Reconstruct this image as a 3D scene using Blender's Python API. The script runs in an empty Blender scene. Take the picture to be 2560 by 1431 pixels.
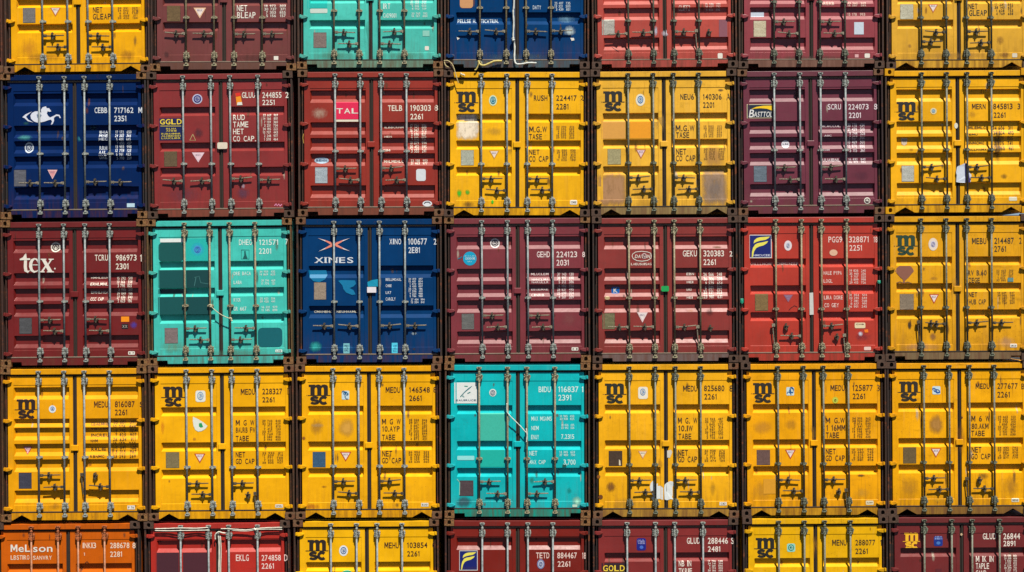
import bpy, bmesh, math, random
from mathutils import Vector
from mathutils.geometry import tessellate_polygon

# ------------------------------------------------------------------ camera, light, exposure
sc = bpy.context.scene
S = 149.6            # survey units (of the photograph's facade survey) per metre on the front plane
D = 26.0             # camera distance from the wall of containers
TH = math.radians(0.31)   # camera roll
Z0 = 6.56            # camera height
cam_d = bpy.data.cameras.new("camera"); cam = bpy.data.objects.new("camera", cam_d)
sc.collection.objects.link(cam); sc.camera = cam
cam.location = (0, -D, Z0); cam.rotation_euler = (math.radians(90), TH, 0)
cam_d.sensor_width = 36; cam_d.lens = 36 * D / (2560 / S); cam_d.clip_end = 2000

SX, SY, SZ = 0.40, -1.0, 1.85       # direction towards the sun
sl = bpy.data.lights.new("sun", 'SUN'); sun = bpy.data.objects.new("sun", sl); sc.collection.objects.link(sun)
sl.energy = 5.0; sl.angle = math.radians(0.5); sl.color = (1.0, 0.945, 0.84)
sun.rotation_euler = Vector((SX, SY, SZ)).to_track_quat('Z', 'Y').to_euler(); sun.location = (5, -12, 25)
w = bpy.data.worlds.new("World"); sc.world = w; w.use_nodes = True
nt = w.node_tree; bg = nt.nodes['Background']
sky = nt.nodes.new('ShaderNodeTexSky'); sky.sky_type = 'NISHITA'; sky.sun_disc = False
sky.air_density = 0.5; sky.dust_density = 0.2; sky.ozone_density = 1.0
sky.sun_elevation = math.atan2(SZ, math.hypot(SX, SY)); sky.sun_rotation = math.atan2(SX, SY)
nt.links.new(sky.outputs[0], bg.inputs[0]); bg.inputs[1].default_value = 0.05
sc.view_settings.view_transform = 'Standard'; sc.view_settings.look = 'None'
sc.view_settings.exposure = 0.50; sc.view_settings.gamma = 1.0

COL = sc.collection
sc.cycles.diffuse_bounces = 1; sc.cycles.max_bounces = 6
RND = random.Random(7)

def lin(c):
    return tuple(((v / 255) / 12.92 if v / 255 <= 0.04045 else ((v / 255 + 0.055) / 1.055) ** 2.4) for v in c)
GAIN = 1.12
def alb(c):          # sunlit colour in the picture -> base colour of the paint
    return tuple(min(0.86, v / GAIN) for v in lin(c)) + (1.0,)

# ------------------------------------------------------------------ materials
def nodes(m):
    m.use_nodes = True; t = m.node_tree; return t, t.nodes['Principled BSDF']
def nn(t, k, **kw):
    n = t.nodes.new(k)
    for a, b in kw.items(): setattr(n, a, b)
    return n
def noise(t, vec, scale, detail=4, rough=0.6):
    n = nn(t, 'ShaderNodeTexNoise'); n.inputs['Scale'].default_value = scale
    n.inputs['Detail'].default_value = detail; n.inputs['Roughness'].default_value = rough
    t.links.new(vec, n.inputs['Vector']); return n.outputs['Fac']
def ramp(t, fac, a, b, va=0.0, vb=1.0):
    n = nn(t, 'ShaderNodeMapRange'); n.clamp = True
    for i, v in zip(('From Min', 'From Max', 'To Min', 'To Max'), (a, b, va, vb)): n.inputs[i].default_value = v
    t.links.new(fac, n.inputs['Value']); return n.outputs['Result']
def math_(t, op, a, b):
    n = nn(t, 'ShaderNodeMath', operation=op)
    for i, v in enumerate((a, b)):
        if isinstance(v, (int, float)): n.inputs[i].default_value = v
        else: t.links.new(v, n.inputs[i])
    return n.outputs[0]
def mix(t, fac, a, b, mode='MIX'):
    n = nn(t, 'ShaderNodeMix', data_type='RGBA', blend_type=mode)
    if isinstance(fac, (int, float)): n.inputs[0].default_value = fac
    else: t.links.new(fac, n.inputs[0])
    for i, v in ((6, a), (7, b)):
        if isinstance(v, tuple): n.inputs[i].default_value = v
        else: t.links.new(v, n.inputs[i])
    return n.outputs[2]
RUST = alb((112, 56, 24)); RUSTD = alb((52, 30, 20))
def coords(t, seed, scale=(1, 1, 1)):
    tc = nn(t, 'ShaderNodeTexCoord'); mp = nn(t, 'ShaderNodeMapping')
    mp.inputs['Location'].default_value = (seed * 3.7, seed * 1.3, seed * 2.1)
    mp.inputs['Scale'].default_value = scale
    t.links.new(tc.outputs['Object'], mp.inputs['Vector']); return mp.outputs[0], tc.outputs['Object']

def paint(name, col, dirt=0.3, seed=0.0, rust=0.25, rough=0.42):
    m = bpy.data.materials.new(name); t, p = nodes(m)
    v, raw = coords(t, seed); vs, _ = coords(t, seed + 5, (7, 7, 0.55)); vh, _ = coords(t, seed + 9, (1.2, 1.2, 3))
    c = tuple(max(.0025, x - o) for x, o in zip(alb(col), (.004, .0045, .008))) + (1,); big = noise(t, v, 1.7, 5); mid = noise(t, v, 9, 6, .7); fine = noise(t, v, 55, 5, .7); st = noise(t, vs, 2.2, 5, .65)
    lum = (c[0] + c[1] + c[2]) / 3; light = tuple(min(.88, x * 1.06 + .006 * lum) for x in c[:3]) + (1,); dark = tuple(x * .84 for x in c[:3]) + (1,)
    out = mix(t, ramp(t, big, .34, .66), dark, light)
    out = mix(t, ramp(t, mid, .45, .75, 0, .22 + dirt * .35), out, tuple(x * .68 for x in c[:3]) + (1,))
    # pale dust washed down in streaks, dark run marks
    dust = tuple(x * .80 + .006 + .12 * lum for x in c[:3]) + (1,)
    out = mix(t, ramp(t, st, .55, .78, 0, .10 + dirt * .6), out, dust)
    grime = tuple(x * .36 + .003 for x in c[:3]) + (1,)
    st2 = noise(t, vh, 3.1, 6, .7)
    out = mix(t, math_(t, 'MULTIPLY', ramp(t, st2, .57, .75), .12 + dirt * .55), out, grime)
    sep = nn(t, 'ShaderNodeSeparateXYZ'); t.links.new(raw, sep.inputs[0])
    low = ramp(t, sep.outputs[2], .62, .08, 0, 1)
    lowm = math_(t, 'MULTIPLY', low, ramp(t, st, .38, .62))
    out = mix(t, math_(t, 'MULTIPLY', lowm, .18 + dirt * .75), out, mix(t, mid, grime, RUST))
    vf, _ = coords(t, seed + 14, (26, 26, .9)); fs_ = noise(t, vf, 2.0, 5, .7)
    out = mix(t, math_(t, 'MULTIPLY', ramp(t, fs_, .56, .72), .26 + dirt * .8), out, mix(t, mid, grime, tuple(x * .6 + y * (.3 if col[0] > 60 else .06) for x, y in zip(c[:3], RUST[:3])) + (1,)))
    # rust blooms and chips
    rm = math_(t, 'MULTIPLY', ramp(t, fine, .60, .67), ramp(t, mid, .66 - rust * .30, .72 - rust * .22))
    out = mix(t, rm, out, mix(t, ramp(t, fine, .6, .75), RUST, RUSTD))
    t.links.new(out, p.inputs['Base Color'])
    t.links.new(ramp(t, mid, .3, .7, rough - .08, rough + .08), p.inputs['Roughness'])
    b = nn(t, 'ShaderNodeBump'); b.inputs['Strength'].default_value = .35; b.inputs['Distance'].default_value = .012
    p.inputs['Specular IOR Level'].default_value = .16 if (col[0] > 195 and col[1] > 80) else .05 if col[2] > col[0] and col[0] < 20 and col[1] < 100 else .2 if col[2] > col[0] else .52
    hgt = math_(t, 'ADD', big, math_(t, 'MULTIPLY', mid, .12)); t.links.new(hgt, b.inputs['Height'])
    t.links.new(b.outputs[0], p.inputs['Normal'])
    return m
def rusty(name, base, seed=0.0, amt=.5):
    m = bpy.data.materials.new(name); t, p = nodes(m); v, _ = coords(t, seed)
    a = noise(t, v, 7, 6, .7); b_ = noise(t, v, 38, 5, .7)
    out = mix(t, ramp(t, a, .62 - amt * .3, .72 - amt * .2), alb(base), RUST)
    out = mix(t, ramp(t, b_, .48, .66), out, RUSTD)
    t.links.new(out, p.inputs['Base Color']); p.inputs['Roughness'].default_value = .8
    b = nn(t, 'ShaderNodeBump'); b.inputs['Strength'].default_value = .5; b.inputs['Distance'].default_value = .004
    t.links.new(b_, b.inputs['Height']); t.links.new(b.outputs[0], p.inputs['Normal'])
    return m
def metal(name, col, seed=0.0, dirt=.5):
    m = bpy.data.materials.new(name); t, p = nodes(m); v, _ = coords(t, seed)
    a = noise(t, v, 12, 6, .75); b_ = noise(t, v, 45, 4, .7); c = alb(col)
    out = mix(t, ramp(t, a, .38, .66), c, tuple(x * .55 for x in c[:3]) + (1,))
    out = mix(t, ramp(t, b_, .50 + (.9 - dirt) * .2, .60 + (.9 - dirt) * .2, 0, dirt), out, RUSTD)
    t.links.new(out, p.inputs['Base Color']); p.inputs['Roughness'].default_value = .5
    return m
def plain(name, col, rough=.6, wear=.25, scale=25):
    m = bpy.data.materials.new(name); t, p = nodes(m); v, _ = coords(t, 1); a = noise(t, v, scale, 5, .7); c = alb(col)
    t.links.new(mix(t, ramp(t, a, .42, .72, 0, wear), c, tuple(x * .5 for x in c[:3]) + (1,)), p.inputs['Base Color'])
    p.inputs['Roughness'].default_value = rough; return m
def plate_mat(name, col):
    m = bpy.data.materials.new(name); t, p = nodes(m); v, _ = coords(t, 2, (1, 1, 2.6)); a = noise(t, v, 60, 4, .8); g = noise(t, v, 6, 4); c = alb(col)
    o = mix(t, ramp(t, a, .47, .6, 0, .7), c, tuple(x * .35 for x in c[:3]) + (1,))
    o = mix(t, ramp(t, g, .5, .7, 0, .5), o, tuple(min(.8, x * 1.5) for x in c[:3]) + (1,))
    t.links.new(o, p.inputs['Base Color']); p.inputs['Roughness'].default_value = .4; p.inputs['Metallic'].default_value = .3; return m
def stain_mat(name, col, amt, sc_=6.0):
    m = bpy.data.materials.new(name); t, p = nodes(m); tc = nn(t, 'ShaderNodeTexCoord')
    mp = nn(t, 'ShaderNodeMapping'); mp.inputs['Scale'].default_value = (2.2, 2.2, .8); t.links.new(tc.outputs['Object'], mp.inputs['Vector']); a = noise(t, mp.outputs[0], sc_, 7, .75); sep = nn(t, 'ShaderNodeSeparateXYZ'); t.links.new(tc.outputs['UV'], sep.inputs[0])
    def edge(o): # 0 at both borders, 1 inside
        d = math_(t, 'SUBTRACT', .5, math_(t, 'ABSOLUTE', math_(t, 'SUBTRACT', o, .5), 0)); return ramp(t, d, 0, .26 if amt in (.95, .98) else .42)
    e = math_(t, 'MULTIPLY', edge(sep.outputs[0]), edge(sep.outputs[1]))
    f = math_(t, 'MULTIPLY', e, math_(t, 'ADD', math_(t, 'MULTIPLY', a, 2.4), -.1)); fac = ramp(t, f, .35, 1.15, 0, amt)
    tr = nn(t, 'ShaderNodeBsdfTransparent'); mx = nn(t, 'ShaderNodeMixShader'); t.links.new(fac, mx.inputs[0])
    t.links.new(tr.outputs[0], mx.inputs[1]); t.links.new(p.outputs[0], mx.inputs[2])
    t.links.new(mx.outputs[0], t.nodes['Material Output'].inputs[0])
    p.inputs['Base Color'].default_value = alb(col); p.inputs['Roughness'].default_value = .7; return m
CACHE = {}
def mat(kind, col, *a):
    k = (kind, col) + a
    if k not in CACHE:
        nm = {'ink': 'sign_paint', 'plate': 'plate_metal', 'stain': 'stain', 'stick': 'sticker_film'}[kind]
        if kind == 'ink': CACHE[k] = plain(nm, col, .55, .35, 40)
        elif kind == 'stick': CACHE[k] = plain(nm, col, .45, .22, 30)
        elif kind == 'plate': CACHE[k] = plate_mat(nm, col)
        else: CACHE[k] = stain_mat(nm, col, *a)
    return CACHE[k]
M_CAST = [rusty('casting_rust_brown', (112, 80, 52), 1, .3), rusty('casting_rust_dark', (80, 58, 44), 2, .3), rusty('casting_rust_orange', (136, 96, 52), 3, .4)]
M_SEAL = plain('door_rubber', (48, 38, 30), .9, .6, 14); M_SEALG = plain('door_rubber_dusty', (120, 106, 92), .9, .6, 14)
M_DARK = plain('painted_shade_steel', (26, 20, 16), .9, .4)  # shade put into the colour, for post recesses and the backing behind the doors
M_RODS = {'g': metal('galvanised_bar', (140, 150, 152), 1, .7), 'o': metal('weathered_bar', (118, 122, 104), 2, .8), 'y': metal('yellowed_bar', (148, 136, 104), 3, .8),
          'r': metal('orange_bar', (186, 122, 84), 4, .6)}
M_KEEP = {'g': metal('cam_steel_pale', (184, 192, 184), 5, .95), 'o': metal('cam_steel_olive', (128, 136, 116), 6, .95), 'y': metal('cam_steel_cream', (184, 176, 142), 7, .95),
          'r': metal('cam_steel_orange', (196, 110, 62), 8, .8)}
M_HND = metal('handle_steel', (96, 88, 70), 9, .8); M_HNDL = metal('handle_steel_pale', (150, 142, 122), 11, .8); M_HUB = metal('hub_steel', (186, 184, 168), 10, .6)

# ------------------------------------------------------------------ mesh helpers
class MB:
    def __init__(s): s.v = []; s.f = []
    def box(s, x0, x1, y0, y1, z0, z1):
        n = len(s.v); s.v += [(x0, y0, z0), (x1, y0, z0), (x1, y1, z0), (x0, y1, z0), (x0, y0, z1), (x1, y0, z1), (x1, y1, z1), (x0, y1, z1)]
        s.f += [tuple(n + i for i in q) for q in ((0, 1, 5, 4), (1, 2, 6, 5), (2, 3, 7, 6), (3, 0, 4, 7), (4, 5, 6, 7), (3, 2, 1, 0))]
    def cyl(s, p, q, r, n=10, r2=None):
        p = Vector(p); q = Vector(q); d = (q - p).normalized(); a = d.orthogonal().normalized(); b = d.cross(a); k = len(s.v); r2 = r if r2 is None else r2
        for c, rr in ((p, r), (q, r2)):
            for i in range(n):
                t = 2 * math.pi * i / n; s.v.append(tuple(c + (a * math.cos(t) + b * math.sin(t)) * rr))
        for i in range(n): s.f.append((k + i, k + (i + 1) % n, k + n + (i + 1) % n, k + n + i))
        s.f.append(tuple(k + i for i in range(n))[::-1]); s.f.append(tuple(k + n + i for i in range(n)))
    def tube(s, pts, r, n=8):
        pts = [Vector(p) for p in pts]; k = len(s.v)
        for j, p in enumerate(pts):
            d = (pts[min(j + 1, len(pts) - 1)] - pts[max(j - 1, 0)]).normalized()
            a = d.cross(Vector((0.02, 1, .01))).normalized(); b = d.cross(a); rr = r[j] if isinstance(r, (list, tuple)) else r
            for i in range(n):
                t = 2 * math.pi * i / n; s.v.append(tuple(p + (a * math.cos(t) + b * math.sin(t)) * rr))
        for j in range(len(pts) - 1):
            for i in range(n): s.f.append((k + j * n + i, k + j * n + (i + 1) % n, k + (j + 1) * n + (i + 1) % n, k + (j + 1) * n + i))
        s.f.append(tuple(range(k, k + n))); s.f.append(tuple(range(k + (len(pts) - 1) * n, k + len(pts) * n)))
    def prism(s, poly, y0, y1):    # poly in x,z ; front face at y0
        n = len(s.v); m = len(poly)
        s.v += [(x, y0, z) for x, z in poly] + [(x, y1, z) for x, z in poly]
        for tri in tessellate_polygon([[Vector((x, z, 0)) for x, z in poly]]):
            s.f.append(tuple(n + i for i in tri)); s.f.append(tuple(n + m + i for i in tri)[::-1])
        for i in range(m): s.f.append((n + i, n + (i + 1) % m, n + m + (i + 1) % m, n + m + i))
    def mesh(s, name):
        me = bpy.data.meshes.new(name); me.from_pydata(s.v, [], s.f); me.validate(); 
        bm = bmesh.new(); bm.from_mesh(me); bmesh.ops.recalc_face_normals(bm, faces=bm.faces); bm.to_mesh(me); bm.free(); return me
def link(name, me, m, parent=None, loc=None, bevel=0, smooth=False):
    o = bpy.data.objects.new(name, me); COL.objects.link(o)
    if len(me.materials) == 0: me.materials.append(m)
    o.material_slots[0].link = 'OBJECT'; o.material_slots[0].material = m
    if parent: o.parent = parent
    if loc is not None: o.location = loc
    if bevel:
        b = o.modifiers.new('bevel', 'BEVEL'); b.width = bevel; b.segments = 2; b.limit_method = 'ANGLE'
    if smooth:
        for p in me.polygons: p.use_smooth = True
    return o
def tag(o, label, cat, group=None, kind=None):
    if label: o['label'] = label
    if cat: o['category'] = cat
    if group: o['group'] = group
    if kind: o['kind'] = kind
    return o

# ------------------------------------------------------------------ shared parts
W = 2.438; CW = .162; CH = .118; DY = .055       # container width, casting size, depth of the door face
def casting_mesh():
    m = MB(); n = 20; hw = CW / 2; hh = CH / 2
    def sq(t):
        c, s_ = math.cos(t), math.sin(t); k = 1 / max(abs(c) / hw, abs(s_) / hh); return c * k, s_ * k
    ts = sorted([2 * math.pi * i / n for i in range(n)] + [math.atan2(hh * a, hw * b) % (2 * math.pi) for a in (1, -1) for b in (1, -1)])
    ov = lambda t, a, b: (math.copysign(abs(math.cos(t)) ** .7, math.cos(t)) * a, math.copysign(abs(math.sin(t)) ** .8, math.sin(t)) * b)
    rings = []
    for (fn, y) in ((sq, .10), (sq, .0), (lambda t: ov(t, .031, .038), 0.0), (lambda t: ov(t, .028, .035), .012), (lambda t: ov(t, .028, .035), .085)):
        r = []
        for t in ts: x, z = fn(t); r.append(len(m.v)); m.v.append((x, y, z))
        rings.append(r)
    k = len(ts)
    for a, b in zip(rings, rings[1:]):
        for i in range(k): m.f.append((a[i], a[(i + 1) % k], b[(i + 1) % k], b[i]))
    m.f.append(tuple(rings[-1])); return m.mesh('corner_casting')
ME_CAST = casting_mesh()
def hinge_mesh(sgn):     # lug from the post onto the door edge; sgn +1 = on the left side of the container
    m = MB(); pts = [(-.080, .010), (-.070, .028), (-.035, .034), (.03, .032), (.064, .022), (.080, .006), (.058, -.010), (.02, -.022), (-.04, -.026), (-.072, -.016)]
    pts = [(x * sgn, z) for x, z in pts]
    m.prism(pts, .016, DY + .03); m.cyl((-.040 * sgn, .014, -.012), (-.040 * sgn, .014, .040), .018, 8)
    return m.mesh('hinge')
ME_HINGE = {1: hinge_mesh(1), -1: hinge_mesh(-1)}
def keeper_mesh(seed):       # origin on bar axis at header/sill edge; extends down (-z) towards the bar
    r = random.Random(seed); m = MB()
    m.cyl((0, 0, .055), (0, 0, -.06), .017, 10); m.cyl((0, 0, .062), (0, 0, .052), .030, 10); m.cyl((0, 0, .03), (0, 0, .018), .026, 10)
    m.box(-.033, .033, .012, .055, .012, .05)                       # keeper block on the rail
    m.prism([(-.044, .058), (-.022, .062), (-.020, .034), (-.036, .03)], -.016, .045)
    m.prism([(.044, .055), (.022, .060), (.020, .030), (.036, .026)], -.014, .045)
    m.cyl((0, 0, -.02), (0, 0, -.035), .025, 10); m.cyl((0, 0, -.052), (0, 0, -.062), .024, 10)
    m.box(-.023, .023, -.020, DY - .004, -.112, -.075); m.box(-.025, .025, -.020, DY - .004, -.168, -.124)   # bearing bracket on the door
    m.box(-.046, -.030, .018, DY - .002, -.17, -.06); m.box(.030, .046, .018, DY - .002, -.17, -.06)
    for x in (-.039, .039):
        for z in (-.075, -.102, -.13, -.158): m.cyl((x, .02, z), (x, .000, z), .010, 6)
    m.cyl((0, 0, -.155), (0, 0, -.19), .023, 10)
    m.prism([(.034, -.07), (.056 + r.random() * .01, -.085), (.05, -.14), (.034, -.15)], -.006, .03)
    return m.mesh('cam_keeper')
ME_KEEP = [keeper_mesh(i) for i in range(3)]
def flip(me):
    c = me.copy()
    for v in c.vertices: v.co.z *= -1
    c.flip_normals(); return c
ME_KEEPB = [flip(m) for m in ME_KEEP]
m = MB(); m.box(-.034, .034, .014, DY, -.02, .02); m.cyl((0, 0, -.026), (0, 0, .026), .024, 10); m.box(-.052, -.034, .02, DY, -.014, .014); m.box(.034, .052, .02, DY, -.014, .014)
ME_GUIDE = m.mesh('bar_guide')
def handle_mesh(d, bent):    # lever along d*x
    m = MB(); y = .014
    m.box(min(d * .018, d * .066), max(d * .018, d * .066), -.012, .020, -.026, .020)
    m.cyl((d * .048, -.012, -.003), (d * .048, -.022, -.003), .012, 8)
    m.tube([(d * .05, y, -.002), (d * .13, y + .004, -.004), (d * .2, y - .002, .001 + bent * .3), (d * .355, y - .004, .004 + bent)], [.013, .011, .0105, .009], 6)
    return m.mesh('door_handle')
HND = {(d, b): handle_mesh(d, b) for d in (1, -1) for b in (0, .018, -.012)}
def handle_down():
    m = MB(); m.box(-.075, -.022, -.012, .022, -.022, .03)
    m.tube([(-.05, .012, 0), (-.054, .010, -.08), (-.044, .012, -.2), (-.03, .010, -.33)], [.013, .012, .011, .010], 6); return m.mesh('door_handle')
ME_HDOWN = handle_down()
def catch_mesh(d):
    m = MB(); m.box(-.032, .032, .012, DY, -.036, .016); m.prism([(-.024, .012), (-.016, .050), (.008, .056), (.018, .036), (.004, .030), (.008, .012)], -.012, .03)
    m.prism([(-.012, -.028), (-.006, -.062), (.012, -.066), (.016, -.028)], .004, .028); m.cyl((d * .03, .012, -.01), (d * .03, .05, -.01), .012, 8)
    m.prism([(d * .026, .004), (d * .052, .022), (d * .056, .012), (d * .03, -.012)], .002, .02)
    return m.mesh('handle_catch')
ME_CATCH = {1: catch_mesh(1), -1: catch_mesh(-1)}

# ------------------------------------------------------------------ lettering
GLY = {}
OWN = {'M': [(0, 0), (0, .7), (.13, .7), (.27, .34), (.41, .7), (.54, .7), (.54, 0), (.43, 0), (.43, .44), (.31, .14), (.23, .14), (.11, .44), (.11, 0)],
       '1': [(.10, 0), (.10, .54), (0, .49), (0, .59), (.13, .7), (.21, .7), (.21, 0)], 'I': [(0, 0), (0, .7), (.11, .7), (.11, 0)]}
def glyph(ch):
    if ch in OWN and ch not in GLY:
        fs = [tuple(t) for t in tessellate_polygon([[Vector((a, b, 0)) for a, b in OWN[ch]]])]; GLY[ch] = (OWN[ch], fs, max(a for a, b in OWN[ch]))
    if ch in GLY: return GLY[ch]
    cu = bpy.data.curves.new('g', 'FONT'); cu.body = ch; cu.resolution_u = 3; cu.offset = .012; cu.fill_mode = 'FRONT'
    o = bpy.data.objects.new('g', cu); COL.objects.link(o)
    me = bpy.data.meshes.new_from_object(o.evaluated_get(bpy.context.evaluated_depsgraph_get()))
    vs = [(v.co.x, v.co.y) for v in me.vertices]; fs = [tuple(p.vertices) for p in me.polygons]
    bpy.data.objects.remove(o); bpy.data.curves.remove(cu); bpy.data.meshes.remove(me)
    if vs:
        x0 = min(a for a, b in vs); x1 = max(a for a, b in vs); vs = [(a - x0, b) for a, b in vs]; wd = x1 - x0
    else: wd = .3
    GLY[ch] = (vs, fs, wd); return GLY[ch]
def text_shape(txt, x0, z0, x1, z1, slant=0.0):     # baseline z0, cap height z1-z0
    V = []; F = []; cap = .70; n = len(txt); low = any(c.islower() for c in txt)
    if low or slant:
        ws = [glyph(c)[2] + .09 for c in txt]
    else:
        ws = [.26 if c in '.,:' else .38 if c == '1' else .26 if c == 'I' else (.45 if c == ' ' else (.70 if c in 'MW' else .55)) for c in txt]
    tot = sum(ws) - .09; k = (x1 - x0) / tot; h = (z1 - z0) / cap; x = x0
    for c, w_ in zip(txt, ws):
        vs, fs, wd = glyph(c)
        if vs:
            kk = k * (min(w_ - .09, .21) if c == '1' else w_ - .09) / wd; n0 = len(V)
            V += [(x + a * kk + b * h * slant, z0 + b * h) for a, b in vs]; F += [tuple(n0 + i for i in f) for f in fs]
        x += w_ * k
    return V, F
def ellipse(cx, cz, rx, rz, n=20): return [(cx + rx * math.cos(2 * math.pi * i / n), cz + rz * math.sin(2 * math.pi * i / n)) for i in range(n)]
def fill(poly):
    tr = tessellate_polygon([[Vector((a, b, 0)) for a, b in poly]]); return list(poly), [tuple(t) for t in tr]
def stroke(pts, wd):        # ribbon of one width (or a list of widths)
    V = []; F = []; n = len(pts)
    for i, p in enumerate(pts):
        a = pts[max(i - 1, 0)]; b = pts[min(i + 1, n - 1)]; dx, dz = b[0] - a[0], b[1] - a[1]; L = math.hypot(dx, dz) or 1
        h = (wd[i] if isinstance(wd, (list, tuple)) else wd) / 2; nx, nz = -dz / L * h, dx / L * h
        V += [(p[0] + nx, p[1] + nz), (p[0] - nx, p[1] - nz)]
    for i in range(n - 1): F.append((2 * i, 2 * i + 1, 2 * i + 3, 2 * i + 2))
    return V, F
def arc(cx, cz, rx, rz, a0, a1, n=12): return [(cx + rx * math.cos(math.radians(a0 + (a1 - a0) * i / n)), cz + rz * math.sin(math.radians(a0 + (a1 - a0) * i / n))) for i in range(n + 1)]
M_LOGO = [(3, 0), (3, 23), (-1, 23), (-1, 29), (14, 29), (15, 27), (18, 29), (22, 29.5), (26, 28), (28, 26), (31, 29), (36, 29.5), (41, 28), (44, 24), (44, 0), (34.5, 0), (34.5, 17), (33.5, 21), (31.5, 22), (29.5, 20), (28.7, 17), (28.7, 0), (19, 0), (19, 17), (18, 21), (16, 22), (14, 20), (13, 17), (13, 0)]

# ------------------------------------------------------------------ one container
def unroll(px, py, y=0.0):     # survey point on the facade -> world x, z at depth y
    dx = (px - 1280) / S; dz = (715.5 - py) / S; c, s_ = math.cos(TH), math.sin(TH)
    k = (D + y) / D; return (dx * c + dz * s_) * k, (-dx * s_ + dz * c) * k + Z0

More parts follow.
